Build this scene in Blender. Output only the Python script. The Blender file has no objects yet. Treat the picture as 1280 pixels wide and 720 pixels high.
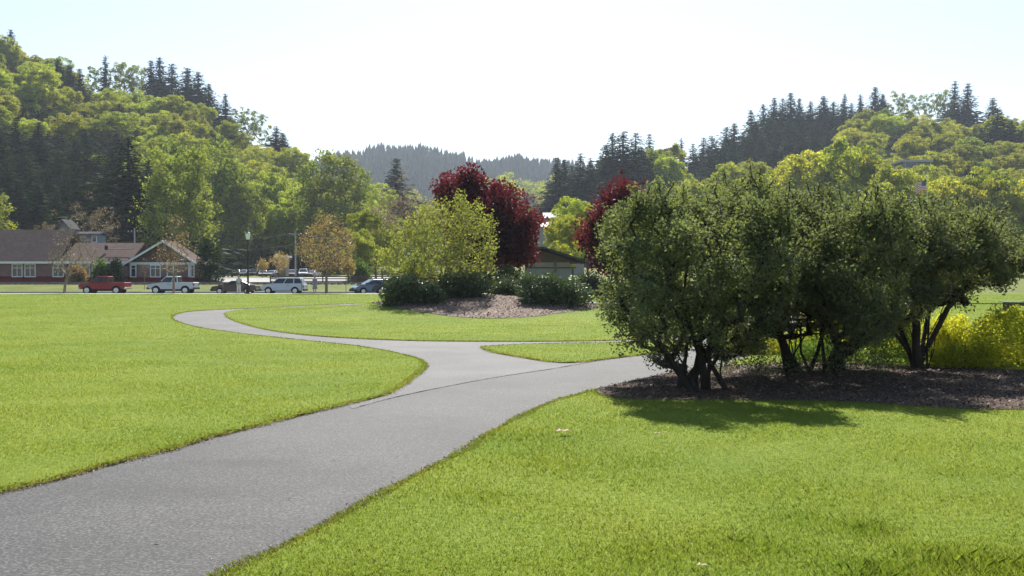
import bpy, bmesh, math, random
import numpy as np
from mathutils import Vector, Matrix
from mathutils.geometry import delaunay_2d_cdt

scene = bpy.context.scene
COL = scene.collection
PI = math.pi
F, CX, HY, EYE = 1250.0, 640.0, 346.5, 1.6      # focal length and horizon in photo pixels, eye height in metres

# ------------------------------------------------------------------ terrain
def smooth(t):
    t = np.clip(t, 0, 1)
    return t * t * (3 - 2 * t)

HILLS = [  # (px, ground skyline py), crest depth by px, foot depth
    dict(p=[-400, -150, 0, 60, 100, 150, 215, 260, 300, 345, 380, 420, 470, 520, 600, 700],
         y=[60, 72, 100, 120, 152, 168, 176, 182, 196, 230, 242, 264, 282, 298, 322, 346],
         d=[440, 440, 430, 425, 420, 415, 410, 405, 395, 380, 370, 360, 350, 340, 330, 330],
         f=[165, 165, 165, 165, 165, 165, 185, 236, 238, 240, 240, 240, 240, 240, 240, 240]),
    dict(p=[760, 830, 860, 900, 940, 985, 1040, 1080, 1120, 1200, 1280, 1400, 1700],
         y=[346, 288, 266, 246, 214, 192, 184, 180, 182, 184, 190, 196, 210],
         d=[430, 440, 440, 445, 460, 475, 480, 485, 490, 495, 490, 480, 480], f=190),
    dict(p=[100, 250, 380, 420, 480, 520, 560, 600, 620, 650, 690, 730, 760, 820, 950, 1200],
         y=[250, 228, 215, 206, 197, 196, 203, 216, 212, 210, 214, 218, 224, 234, 260, 300],
         d=[1500] * 16, f=850),
    dict(p=[380, 480, 600, 700, 780, 850, 960, 1200],
         y=[330, 290, 282, 278, 270, 264, 280, 330],
         d=[380] * 8, f=215),
    dict(p=[400, 500, 580, 640, 700, 760, 900],
         y=[300, 258, 240, 236, 240, 250, 300],
         d=[820] * 7, f=480),
]
MX, MY = -1.45, 45.0
def mound(x, y):
    return 0.80 * np.exp(-((x - MX) / 6.0) ** 2 - ((y - MY) / 5.0) ** 2)

def Hflat(x, y):
    x = np.asarray(x, float); y = np.asarray(y, float)
    z = 0.70 * smooth((y - 109.0) / 11.0) + np.clip(y - 128, 0, 260) * 0.0115
    ys = np.maximum(y, 1.0)
    u = CX + F * x / ys
    hz = np.zeros_like(z)
    for h in HILLS:
        dc = np.interp(u, h['p'], h['d']); py = np.interp(u, h['p'], h['y'])
        zc = np.maximum(EYE + (HY - py) * dc / F, 0)
        ft = np.interp(u, h['p'], h['f']) if isinstance(h['f'], list) else h['f']
        t = (y - ft) / (dc - ft)
        prof = np.where(t <= 1, 0.35 * np.clip(t, 0, 1) + 0.65 * smooth(t), 1 - 0.35 * smooth((y - dc) / 350.0))
        hz = np.maximum(hz, zc * np.clip(prof, 0, 1) * (t > 0))
    return np.maximum(z, hz)

def H(x, y):
    return Hflat(x, y) + mound(np.asarray(x, float), np.asarray(y, float))
def Hs(x, y): return float(H(x, y))

def W(px, py, D):
    return Vector(((px - CX) / F * D, D, EYE + (HY - py) / F * D))
def G(px, py):
    """where the view ray through a photo pixel meets flat ground"""
    D = F * EYE / (py - HY)
    return ((px - CX) / F * D, D)
def GM(px, py, lo=34.0, hi=60.0):
    """same on the mound"""
    for i in range(200):
        D = lo + (hi - lo) * i / 199
        x = (px - CX) / F * D
        if EYE + (HY - py) / F * D <= Hs(x, D): break
    return (x, D)
def at(px, D):
    x = (px - CX) / F * D
    return Vector((x, D, Hs(x, D)))

# ------------------------------------------------------------------ mesh helpers
def raw_mesh(name, V, loops, starts, smooth_=False, attrs=None):
    V = np.asarray(V, np.float32).reshape(-1, 3)
    me = bpy.data.meshes.new(name)
    me.vertices.add(len(V)); me.vertices.foreach_set('co', V.ravel())
    loops = np.asarray(loops, np.int32); starts = np.asarray(starts, np.int32)
    me.loops.add(len(loops)); me.loops.foreach_set('vertex_index', loops)
    me.polygons.add(len(starts)); me.polygons.foreach_set('loop_start', starts)
    me.update(calc_edges=True)
    me.polygons.foreach_set('use_smooth', np.full(len(starts), smooth_, bool))
    for k, a in (attrs or {}).items():
        at_ = me.attributes.new(k, 'FLOAT', 'FACE')
        at_.data.foreach_set('value', np.asarray(a, np.float32))
    return me

def link(name, me, mat=None, parent=None):
    o = bpy.data.objects.new(name, me)
    COL.objects.link(o)
    if mat is not None and me is not None: me.materials.append(mat)
    if parent is not None: o.parent = parent
    return o

def tag(o, label=None, cat=None, group=None, kind=None):
    if label: o['label'] = label
    if cat: o['category'] = cat
    if group: o['group'] = group
    if kind: o['kind'] = kind
    return o

def thing(name, label, cat, loc=(0, 0, 0), rz=0.0, group=None):
    o = bpy.data.objects.new(name, None); COL.objects.link(o)
    o.empty_display_size = 0.2
    o.location = loc; o.rotation_euler = (0, 0, rz)
    return tag(o, label, cat, group)

def copy_tree(src, label=None, loc=None, rz=None, scale=None, group=None, names=None):
    def rec(o, parent):
        c = o.copy(); COL.objects.link(c)
        if parent is not None: c.parent = parent
        for ch in kids.get(o.name, []): rec(ch, c)
        return c
    kids = {}
    for o in src_children(src):
        kids.setdefault(o.parent.name, []).append(o)
    r = rec(src, None)
    if label: r['label'] = label
    if group: r['group'] = group
    if loc is not None: r.location = loc
    if rz is not None: r.rotation_euler = (0, 0, rz)
    if scale is not None: r.scale = scale
    return r
def src_children(o):
    out = []
    for c in o.children:
        out.append(c); out += src_children(c)
    return out

class MB:
    """collects polygons for ONE mesh object"""
    def __init__(s): s.V = []; s.Fc = []
    def add(s, V, Fc):
        b = len(s.V); s.V += [tuple(v) for v in V]; s.Fc += [tuple(b + i for i in f) for f in Fc]
        return s
    def box(s, x0, x1, y0, y1, z0, z1):
        return s.add([(x0, y0, z0), (x1, y0, z0), (x1, y1, z0), (x0, y1, z0), (x0, y0, z1), (x1, y0, z1), (x1, y1, z1), (x0, y1, z1)],
                     [(0, 3, 2, 1), (4, 5, 6, 7), (0, 1, 5, 4), (1, 2, 6, 5), (2, 3, 7, 6), (3, 0, 4, 7)])
    def tube(s, pts, rad, n=8, cap=True):
        pts = [Vector(p) for p in pts]; m = len(pts)
        if not hasattr(rad, '__len__'): rad = [rad] * m
        V = []; Fc = []
        ref = None
        for i, p in enumerate(pts):
            d = (pts[min(i + 1, m - 1)] - pts[max(i - 1, 0)]).normalized()
            if ref is None: ref = Vector((1, 0, 0)) if abs(d.x) < 0.9 else Vector((0, 1, 0))
            a = d.cross(ref).normalized(); b = d.cross(a).normalized()
            for k in range(n):
                t = 2 * PI * k / n
                V.append(p + (a * math.cos(t) + b * math.sin(t)) * rad[i])
        for i in range(m - 1):
            for k in range(n):
                k2 = (k + 1) % n
                Fc.append((i * n + k, i * n + k2, (i + 1) * n + k2, (i + 1) * n + k))
        if cap:
            Fc.append(tuple(range(n))[::-1]); Fc.append(tuple((m - 1) * n + k for k in range(n)))
        return s.add(V, Fc)
    def prism(s, prof, y0, y1):
        """polygon in the xz plane pulled from y0 to y1"""
        n = len(prof)
        V = [(x, y0, z) for x, z in prof] + [(x, y1, z) for x, z in prof]
        Fc = [tuple(range(n)), tuple(range(2 * n - 1, n - 1, -1))]
        for i in range(n):
            j = (i + 1) % n
            Fc.append((j, i, n + i, n + j))
        return s.add(V, Fc)
    def prism_x(s, prof, x0, x1):
        """polygon in the yz plane pulled from x0 to x1"""
        n = len(prof)
        V = [(x0, y, z) for y, z in prof] + [(x1, y, z) for y, z in prof]
        Fc = [tuple(range(n)), tuple(range(2 * n - 1, n - 1, -1))]
        for i in range(n):
            j = (i + 1) % n
            Fc.append((j, i, n + i, n + j))
        return s.add(V, Fc)
    def build(s, name, mat, parent=None, bevel=0, smooth_=False, seg=2):
        me = bpy.data.meshes.new(name)
        me.from_pydata(s.V, [], s.Fc)
        bm = bmesh.new(); bm.from_mesh(me)
        bmesh.ops.recalc_face_normals(bm, faces=bm.faces)
        if bevel:
            ed = [e for e in bm.edges if len(e.link_faces) == 2 and e.calc_face_angle(0) > 0.35]
            bmesh.ops.bevel(bm, geom=ed, offset=bevel, segments=seg, affect='EDGES', profile=0.5, clamp_overlap=True)
        bm.to_mesh(me); bm.free()
        if smooth_:
            me.polygons.foreach_set('use_smooth', np.ones(len(me.polygons), bool))
        return link(name, me, mat, parent)

# ------------------------------------------------------------------ materials
def nodes_of(name):
    m = bpy.data.materials.new(name); m.use_nodes = True
    nt = m.node_tree; nt.nodes.clear()
    out = nt.nodes.new('ShaderNodeOutputMaterial')
    return m, nt, out
def N(nt, t, **kw):
    n = nt.nodes.new(t)
    for k, v in kw.items():
        if k in n.inputs.keys(): n.inputs[k].default_value = v
        else: setattr(n, k, v)
    return n
def ramp(nt, fac, stops):
    r = nt.nodes.new('ShaderNodeValToRGB')
    el = r.color_ramp.elements
    while len(el) < len(stops): el.new(0.5)
    for e, (p, c) in zip(el, stops):
        e.position = p; e.color = (*c, 1) if len(c) == 3 else c
    nt.links.new(fac, r.inputs[0]); return r
def noise(nt, scale, detail=4, rough=0.55, coord='Object', vec=None, stretch=None):
    n = nt.nodes.new('ShaderNodeTexNoise')
    n.inputs['Scale'].default_value = scale; n.inputs['Detail'].default_value = detail; n.inputs['Roughness'].default_value = rough
    tc = nt.nodes.new('ShaderNodeTexCoord')
    src = tc.outputs[coord]
    if stretch:
        mp = nt.nodes.new('ShaderNodeMapping'); mp.inputs['Scale'].default_value = stretch
        nt.links.new(src, mp.inputs[0]); src = mp.outputs[0]
    nt.links.new(src, n.inputs['Vector'])
    return n
def mixc(nt, fac, a, b):
    m = nt.nodes.new('ShaderNodeMix'); m.data_type = 'RGBA'
    for i, v in ((0, fac), (6, a), (7, b)):
        if hasattr(v, 'node'): nt.links.new(v, m.inputs[i])
        else: m.inputs[i].default_value = v if not isinstance(v, tuple) else (*v, 1)[:4]
    return m.outputs[2]

def pmat(name, c1, c2=None, scale=3.0, rough=0.8, bump=0.0, bscale=None, metal=0.0, spec=0.3, stretch=None, coat=0.0):
    m, nt, out = nodes_of(name)
    b = N(nt, 'ShaderNodeBsdfPrincipled', Roughness=rough, Metallic=metal)
    b.inputs['Specular IOR Level'].default_value = spec
    b.inputs['Coat Weight'].default_value = coat
    c2 = c2 or tuple(x * 0.75 for x in c1)
    n = noise(nt, scale, 5, 0.6, stretch=stretch)
    r = ramp(nt, n.outputs[0], [(0.3, c2), (0.7, c1)])
    nt.links.new(r.outputs[0], b.inputs['Base Color'])
    if bump:
        n2 = noise(nt, bscale or scale * 6, 4, 0.6, stretch=stretch)
        bp = N(nt, 'ShaderNodeBump', Strength=bump, Distance=0.02)
        nt.links.new(n2.outputs[0], bp.inputs['Height']); nt.links.new(bp.outputs[0], b.inputs['Normal'])
    nt.links.new(b.outputs[0], out.inputs[0])
    return m

def foliage(name, c1, c2, trans=0.45, tcol=(1.5, 1.45, 0.7), gloss=0.05, grough=0.4, rv=0.16, rh=0.015, dry=None, ws=None, wcol=None):
    """leaf surface: diffuse + light coming through + a little gloss; hue differs leaf by leaf and plant by plant"""
    m, nt, out = nodes_of(name)
    a = N(nt, 'ShaderNodeAttribute', attribute_name='tone', attribute_type='GEOMETRY')
    col = mixc(nt, a.outputs['Fac'], c1, c2)
    if ws:
        n = noise(nt, ws, 3, 0.6)
        f = ramp(nt, n.outputs[0], [(0.40, (0, 0, 0)), (0.66, (1, 1, 1))])
        col = mixc(nt, N_mul(nt, f.outputs[0], 0.75), col, wcol)
    if dry:
        d = N(nt, 'ShaderNodeAttribute', attribute_name='dry', attribute_type='GEOMETRY')
        col = mixc(nt, d.outputs['Fac'], col, dry)
    oi = nt.nodes.new('ShaderNodeObjectInfo')
    hs = nt.nodes.new('ShaderNodeHueSaturation')
    mr = N(nt, 'ShaderNodeMapRange'); mr.inputs[3].default_value = 1 - rv; mr.inputs[4].default_value = 1 + rv
    nt.links.new(oi.outputs['Random'], mr.inputs[0]); nt.links.new(mr.outputs[0], hs.inputs['Value'])
    mr2 = N(nt, 'ShaderNodeMapRange'); mr2.inputs[3].default_value = 0.5 - rh; mr2.inputs[4].default_value = 0.5 + rh
    w = N(nt, 'ShaderNodeMath', operation='FRACT'); w0 = N(nt, 'ShaderNodeMath', operation='MULTIPLY'); w0.inputs[1].default_value = 7.31
    nt.links.new(oi.outputs['Random'], w0.inputs[0]); nt.links.new(w0.outputs[0], w.inputs[0])
    nt.links.new(w.outputs[0], mr2.inputs[0]); nt.links.new(mr2.outputs[0], hs.inputs['Hue'])
    nt.links.new(col, hs.inputs['Color'])
    df = N(nt, 'ShaderNodeBsdfDiffuse'); tr = N(nt, 'ShaderNodeBsdfTranslucent')
    nt.links.new(hs.outputs[0], df.inputs[0])
    mul = nt.nodes.new('ShaderNodeMix'); mul.data_type = 'RGBA'; mul.blend_type = 'MULTIPLY'; mul.inputs[0].default_value = 1
    mul.inputs[7].default_value = (*tcol, 1); nt.links.new(hs.outputs[0], mul.inputs[6]); nt.links.new(mul.outputs[2], tr.inputs[0])
    mx = N(nt, 'ShaderNodeMixShader'); mx.inputs[0].default_value = trans
    nt.links.new(df.outputs[0], mx.inputs[1]); nt.links.new(tr.outputs[0], mx.inputs[2])
    gl = N(nt, 'ShaderNodeBsdfGlossy', Roughness=grough); gl.inputs[0].default_value = (1, 1, 1, 1)
    mg = N(nt, 'ShaderNodeMixShader'); mg.inputs[0].default_value = gloss
    nt.links.new(mx.outputs[0], mg.inputs[1]); nt.links.new(gl.outputs[0], mg.inputs[2])
    nt.links.new(mg.outputs[0], out.inputs[0])
    return m
def N_mul(nt, a, k):
    x = N(nt, 'ShaderNodeMath', operation='MULTIPLY'); x.inputs[1].default_value = k
    nt.links.new(a, x.inputs[0]); return x.outputs[0]

def asphalt(name, c, fine=160.0, stains=(), rough=0.8):
    m, nt, out = nodes_of(name)
    b = N(nt, 'ShaderNodeBsdfPrincipled', Roughness=rough); b.inputs['Specular IOR Level'].default_value = 0.35
    n1 = noise(nt, fine, 3, 0.7); n2 = noise(nt, 0.55, 5, 0.6); n3 = noise(nt, 9.0, 4, 0.6)
    r1 = ramp(nt, n1.outputs[0], [(0.33, tuple(x * 0.30 for x in c)), (0.5, c), (0.66, tuple(min(x * 3.0, 0.8) for x in c))])
    r2 = ramp(nt, n2.outputs[0], [(0.34, (0.68, 0.68, 0.69)), (0.62, (1.10, 1.09, 1.07))])
    r3 = ramp(nt, n3.outputs[0], [(0.3, (0.86, 0.86, 0.86)), (0.7, (1.08, 1.08, 1.08))])
    col = r1.outputs[0]
    for r in (r2, r3):
        mm = nt.nodes.new('ShaderNodeMix'); mm.data_type = 'RGBA'; mm.blend_type = 'MULTIPLY'; mm.inputs[0].default_value = 1
        nt.links.new(col, mm.inputs[6]); nt.links.new(r.outputs[0], mm.inputs[7]); col = mm.outputs[2]
    tc = nt.nodes.new('ShaderNodeTexCoord')
    for (sx, sy, lx, ly, dk) in stains:      # worn darker patches of older binder
        mp = nt.nodes.new('ShaderNodeMapping'); mp.inputs['Location'].default_value = (-sx / lx, -sy / ly, 0); mp.inputs['Scale'].default_value = (1 / lx, 1 / ly, 1)
        nt.links.new(tc.outputs['Object'], mp.inputs[0])
        ln = N(nt, 'ShaderNodeVectorMath', operation='LENGTH'); nt.links.new(mp.outputs[0], ln.inputs[0])
        ad = N(nt, 'ShaderNodeMath', operation='ADD'); nt.links.new(ln.outputs['Value'], ad.inputs[0])
        n5 = noise(nt, 3.0, 5, 0.7); nt.links.new(n5.outputs[0], ad.inputs[1])
        rr = ramp(nt, ad.outputs[0], [(0.0, (dk, dk, dk)), (0.55, (dk, dk, dk)), (0.999, (1, 1, 1))])
        hv = N(nt, 'ShaderNodeMath', operation='MULTIPLY'); hv.inputs[1].default_value = .66
        nt.links.new(ad.outputs[0], hv.inputs[0]); nt.links.new(hv.outputs[0], rr.inputs[0])
        mm = nt.nodes.new('ShaderNodeMix'); mm.data_type = 'RGBA'; mm.blend_type = 'MULTIPLY'; mm.inputs[0].default_value = 1
        nt.links.new(col, mm.inputs[6]); nt.links.new(rr.outputs[0], mm.inputs[7]); col = mm.outputs[2]
    nt.links.new(col, b.inputs['Base Color'])
    bp = N(nt, 'ShaderNodeBump', Strength=0.5, Distance=0.006)
    nt.links.new(n1.outputs[0], bp.inputs['Height']); nt.links.new(bp.outputs[0], b.inputs['Normal'])
    nt.links.new(b.outputs[0], out.inputs[0])
    return m

def lawn_mat(name, ca, cb, cc):
    m, nt, out = nodes_of(name)
    b = N(nt, 'ShaderNodeBsdfPrincipled', Roughness=0.9); b.inputs['Specular IOR Level'].default_value = 0.1
    n1 = noise(nt, 0.22, 5, 0.6); n2 = noise(nt, 14.0, 4, 0.7); n3 = noise(nt, 90.0, 2, 0.7)
    r1 = ramp(nt, n1.outputs[0], [(0.38, ca), (0.55, cb), (0.72, cc)])
    r2 = ramp(nt, n2.outputs[0], [(0.3, (0.7, 0.75, 0.7)), (0.7, (1.2, 1.15, 1.1))])
    r3 = ramp(nt, n3.outputs[0], [(0.3, (0.8, 0.82, 0.8)), (0.7, (1.15, 1.12, 1.12))])
    col = r1.outputs[0]
    for r in (r2, r3):
        mm = nt.nodes.new('ShaderNodeMix'); mm.data_type = 'RGBA'; mm.blend_type = 'MULTIPLY'; mm.inputs[0].default_value = 1
        nt.links.new(col, mm.inputs[6]); nt.links.new(r.outputs[0], mm.inputs[7]); col = mm.outputs[2]
    nt.links.new(col, b.inputs['Base Color'])
    bp = N(nt, 'ShaderNodeBump', Strength=0.8, Distance=0.04)
    nt.links.new(n2.outputs[0], bp.inputs['Height']); nt.links.new(bp.outputs[0], b.inputs['Normal'])
    nt.links.new(b.outputs[0], out.inputs[0])
    return m

def chips_mat(name, cols, scale=38.0):
    m, nt, out = nodes_of(name)
    b = N(nt, 'ShaderNodeBsdfPrincipled', Roughness=0.9); b.inputs['Specular IOR Level'].default_value = 0.15
    tc = nt.nodes.new('ShaderNodeTexCoord')
    v = N(nt, 'ShaderNodeTexVoronoi', Scale=scale); nt.links.new(tc.outputs['Object'], v.inputs['Vector'])
    sep = nt.nodes.new('ShaderNodeSeparateColor'); nt.links.new(v.outputs['Color'], sep.inputs[0])
    r = ramp(nt, sep.outputs[0], [(i / (len(cols) - 1), c) for i, c in enumerate(cols)])
    n = noise(nt, 0.8, 4, 0.6); r2 = ramp(nt, n.outputs[0], [(0.35, (0.75, 0.75, 0.75)), (0.65, (1.1, 1.1, 1.1))])
    mm = nt.nodes.new('ShaderNodeMix'); mm.data_type = 'RGBA'; mm.blend_type = 'MULTIPLY'; mm.inputs[0].default_value = 1
    nt.links.new(r.outputs[0], mm.inputs[6]); nt.links.new(r2.outputs[0], mm.inputs[7])
    nt.links.new(mm.outputs[2], b.inputs['Base Color'])
    bp = N(nt, 'ShaderNodeBump', Strength=1.0, Distance=0.03)
    nt.links.new(v.outputs['Distance'], bp.inputs['Height']); nt.links.new(bp.outputs[0], b.inputs['Normal'])
    nt.links.new(b.outputs[0], out.inputs[0])
    return m

def brickish(name, c, rows=6.0, dark=0.72, rough=0.85):
    """courses (shingles, lap siding) as thin darker lines along z of the object"""
    m, nt, out = nodes_of(name)
    b = N(nt, 'ShaderNodeBsdfPrincipled', Roughness=1.0); b.inputs['Specular IOR Level'].default_value = 0.03
    tc = nt.nodes.new('ShaderNodeTexCoord'); sp = nt.nodes.new('ShaderNodeSeparateXYZ'); nt.links.new(tc.outputs['Object'], sp.inputs[0])
    k = N(nt, 'ShaderNodeMath', operation='MULTIPLY'); k.inputs[1].default_value = rows; nt.links.new(sp.outputs[2], k.inputs[0])
    fr = N(nt, 'ShaderNodeMath', operation='FRACT'); nt.links.new(k.outputs[0], fr.inputs[0])
    r = ramp(nt, fr.outputs[0], [(0.0, tuple(x * dark for x in c)), (0.18, c)])
    n = noise(nt, 1.6, 5, 0.65); r2 = ramp(nt, n.outputs[0], [(0.3, (0.78, 0.78, 0.78)), (0.7, (1.15, 1.15, 1.15))])
    mm = nt.nodes.new('ShaderNodeMix'); mm.data_type = 'RGBA'; mm.blend_type = 'MULTIPLY'; mm.inputs[0].default_value = 1
    nt.links.new(r.outputs[0], mm.inputs[6]); nt.links.new(r2.outputs[0], mm.inputs[7])
    nt.links.new(mm.outputs[2], b.inputs['Base Color']); nt.links.new(b.outputs[0], out.inputs[0])
    return m

def glass_mat(name, c=(0.02, 0.025, 0.03), rough=0.06):
    m, nt, out = nodes_of(name)
    b = N(nt, 'ShaderNodeBsdfPrincipled', Roughness=rough)
    b.inputs['Base Color'].default_value = (*c, 1); b.inputs['Specular IOR Level'].default_value = 0.7
    nt.links.new(b.outputs[0], out.inputs[0])
    return m

M = {}
M['ground'] = lawn_mat('field grass', (0.10, 0.125, 0.025), (0.13, 0.155, 0.03), (0.18, 0.175, 0.055))
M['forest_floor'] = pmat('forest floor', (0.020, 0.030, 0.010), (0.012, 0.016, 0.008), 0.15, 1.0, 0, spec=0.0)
M['lawn'] = lawn_mat('lawn turf', (0.13, 0.185, 0.022), (0.165, 0.215, 0.026), (0.20, 0.23, 0.035))
M['soil'] = pmat('turf edge soil', (0.16, 0.12, 0.06), (0.07, 0.055, 0.03), 14, 0.95, 0.6, 60)
M['blade'] = foliage('grass blade', (0.098, 0.160, 0.023), (0.160, 0.220, 0.034), 0.55, (1.5, 1.42, 0.7), 0.02, 0.4, 0, 0, dry=(0.20, 0.165, 0.075), ws=0.45, wcol=(0.175, 0.212, 0.036))
M['path'] = asphalt('weathered path asphalt', (0.0365, 0.0362, 0.0360), 48.0, [(-2.35, 8.75, .70, .26, .58), (-2.9, 7.6, .9, .5, .75), (-1.1, 7.1, .26, .7, .70), (-.6, 11.2, .8, .5, .9), (-2.2, 5.9, .8, .4, .88)])
M['path2'] = asphalt('older path asphalt', (0.060, 0.0592, 0.0585), 44.0, [(-2.1, 20, 1.2, 2.2, .85), (.8, 19.0, 1.6, 1.0, .88)])
M['crack'] = pmat('path seam dirt', (0.045, 0.042, 0.036), (0.022, 0.021, 0.018), 20, 0.95)
M['road'] = asphalt('street asphalt', (0.07, 0.07, 0.072), 30.0)
M['concrete'] = pmat('concrete', (0.52, 0.50, 0.46), (0.38, 0.37, 0.34), 1.5, 0.85, 0.2, 20)
M['lot'] = pmat('pale gravel lot', (0.32, 0.31, 0.30), (0.24, 0.23, 0.22), 0.3, 0.9, 0.3, 8)
M['ballast'] = chips_mat('track ballast', [(0.10, 0.085, 0.07), (0.2, 0.18, 0.16), (0.28, 0.25, 0.22)], 9)
M['mulch_dark'] = chips_mat('shade darkened bark mulch', [(0.030, 0.017, 0.011), (0.066, 0.041, 0.028), (0.115, 0.076, 0.054), (0.20, 0.15, 0.115)], 34)  # same bark as the mound, with the shrubs' shade put into darker colours
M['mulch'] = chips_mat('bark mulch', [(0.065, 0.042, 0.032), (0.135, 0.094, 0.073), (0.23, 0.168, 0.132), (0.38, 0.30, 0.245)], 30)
M['chip'] = foliage('bark chip', (0.062, 0.036, 0.024), (0.34, 0.25, 0.19), 0.0, (1, 1, 1), 0.03, 0.5, 0, 0)
M['bark'] = pmat('grey brown bark', (0.10, 0.08, 0.06), (0.045, 0.036, 0.028), 9, 0.95, 0.8, 40, stretch=(1, 1, 0.25))
M['dbark'] = pmat('dark shrub bark', (0.055, 0.043, 0.033), (0.022, 0.018, 0.014), 12, 0.95, 0.8, 50, stretch=(1, 1, 0.25))
M['pbark'] = pmat('pale street tree bark', (0.24, 0.19, 0.14), (0.13, 0.10, 0.075), 8, 0.9, 0.5, 30, stretch=(1, 1, 0.3))

# ------------------------------------------------------------------ plants: leaves, limbs, crowns
def leaf_mesh(name, C, D, Nn, L, Wd, tone, dry=None):
    """one four-sided leaf per row: C centre, D long axis, Nn normal"""
    n = len(C)
    D = D / (np.linalg.norm(D, axis=1, keepdims=True) + 1e-9)
    S = np.cross(D, Nn); S /= (np.linalg.norm(S, axis=1, keepdims=True) + 1e-9)
    L = np.broadcast_to(L, n)[:, None]; Wd = np.broadcast_to(Wd, n)[:, None]
    V = np.empty((n, 4, 3))
    V[:, 0] = C - D * L; V[:, 1] = C + S * Wd - D * L * 0.15; V[:, 2] = C + D * L; V[:, 3] = C - S * Wd - D * L * 0.15
    at_ = {'tone': tone}
    if dry is not None: at_['dry'] = dry
    return raw_mesh(name, V, np.arange(4 * n), np.arange(n) * 4, False, at_)

def unit(rng, n):
    v = rng.normal(size=(n, 3)); return v / np.linalg.norm(v, axis=1, keepdims=True)

def leaves_at(rng, tips, per, sig, L, Wd, up=0.45, tone_clump=0.5, outward=None, name='crown', flat=1.0):
    """scatter leaves round the twig ends"""
    tips = np.asarray(tips, float)
    k = np.maximum(1, rng.poisson(per, len(tips)))
    idx = np.repeat(np.arange(len(tips)), k); n = len(idx)
    off = rng.normal(size=(n, 3)) * np.array([1, 1, flat])
    off *= np.minimum(1, 2.1 / np.linalg.norm(off, axis=1, keepdims=True))
    C = tips[idx] + off * (sig if np.isscalar(sig) else np.asarray(sig)[idx][:, None])
    Nn = unit(rng, n) + np.array([0, 0, up]); Nn /= np.linalg.norm(Nn, axis=1, keepdims=True)
    D = np.cross(Nn, unit(rng, n)) + off * 0.25
    sc = rng.uniform(0.65, 1.25, n)
    ct = rng.uniform(0, 1, len(tips))
    tone = np.clip(ct[idx] * tone_clump + rng.uniform(0, 1, n) * (1 - tone_clump), 0, 1)
    return leaf_mesh(name, C, D, Nn, L * sc, Wd * sc, tone)

def skeleton(rng, stems, tips, seglen, wob=0.12, upcost=0.8):
    """join every twig end to the nearest limb already grown; returns nodes, parents"""
    P, par = [], []
    roots = []
    for st in stems:
        prev = -1
        for q in st:
            P.append(np.array(q, float)); par.append(prev); prev = len(P) - 1
    base = np.array(stems[0][0], float)
    tips = np.asarray(tips, float)
    order = np.argsort(np.linalg.norm(tips - base, axis=1))
    A = np.zeros((len(P) + len(tips) * 8 + 10, 3)); A[:len(P)] = P
    first = [i for i, p in enumerate(par) if p == -1]
    n = len(P); ends = []
    ok = np.ones(len(A), bool)
    for f in first: ok[f] = False
    for t in order:
        p = tips[t]
        d = p - A[:n]
        dist = np.linalg.norm(d, axis=1)
        cost = dist + upcost * np.maximum(0, A[:n, 2] - p[2] + 0.15 * dist) + np.where(ok[:n], 0, 1e6)
        j = int(np.argmin(cost)); q = A[j].copy()
        m = max(1, min(6, int(round(dist[j] / seglen))))
        prev = j
        for i in range(1, m + 1):
            s = i / m
            x = q + (p - q) * s
            if i < m:
                x = x + rng.normal(size=3) * wob * seglen + np.array([0, 0, -0.10 * dist[j] * s * (1 - s) * 2])
            A[n] = x; par.append(prev); prev = n; n += 1
        ends.append(prev)
    return A[:n], np.array(par), ends

def limb_mesh(nodes, par, rtip, power=0.45, rmax=None, sides=6, rbase=None):
    n = len(nodes)
    cnt = np.zeros(n)
    kids = [[] for _ in range(n)]
    for i in range(n):
        if par[i] >= 0: kids[par[i]].append(i)
    for i in range(n - 1, -1, -1):
        if not kids[i]: cnt[i] += 1
        if par[i] >= 0: cnt[par[i]] += cnt[i]
    R = rtip * np.maximum(cnt, 1) ** power
    if rmax: R = np.minimum(R, rmax)
    V, loops, starts = [], [], []
    ring = {}
    ang = np.arange(sides) * 2 * PI / sides
    def mk(pos, d, r):
        d = d / (np.linalg.norm(d) + 1e-9)
        ref = np.array([1.0, 0, 0]) if abs(d[0]) < 0.8 else np.array([0, 1.0, 0])
        a = np.cross(d, ref); a /= np.linalg.norm(a); b = np.cross(d, a)
        s = len(V)
        for t in ang: V.append(pos + (a * math.cos(t) + b * math.sin(t)) * r)
        return s
    def bridge(a, b):
        for k in range(sides):
            k2 = (k + 1) % sides
            starts.append(len(loops)); loops.extend((a + k, a + k2, b + k2, b + k))
    for i in range(n):
        if par[i] < 0:
            d = nodes[kids[i][0]] - nodes[i] if kids[i] else np.array([0, 0, 1.0])
            ring[i] = mk(nodes[i], d, R[i] * 1.35)
    for i in range(n):
        ks = sorted(kids[i], key=lambda k: -cnt[k])
        for q, k in enumerate(ks):
            d = nodes[k] - nodes[i]
            s = ring[i] if q == 0 else mk(nodes[i], d, R[k])
            gk = kids[k]
            dd = d if not gk else d / (np.linalg.norm(d) + 1e-9) + (nodes[max(gk, key=lambda z: cnt[z])] - nodes[k]) / (np.linalg.norm(nodes[max(gk, key=lambda z: cnt[z])] - nodes[k]) + 1e-9)
            ring[k] = mk(nodes[k], dd, R[k] if gk else R[k] * 0.5)
            bridge(s, ring[k])
    return raw_mesh('trunk', np.array(V), loops, starts, True)

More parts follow.
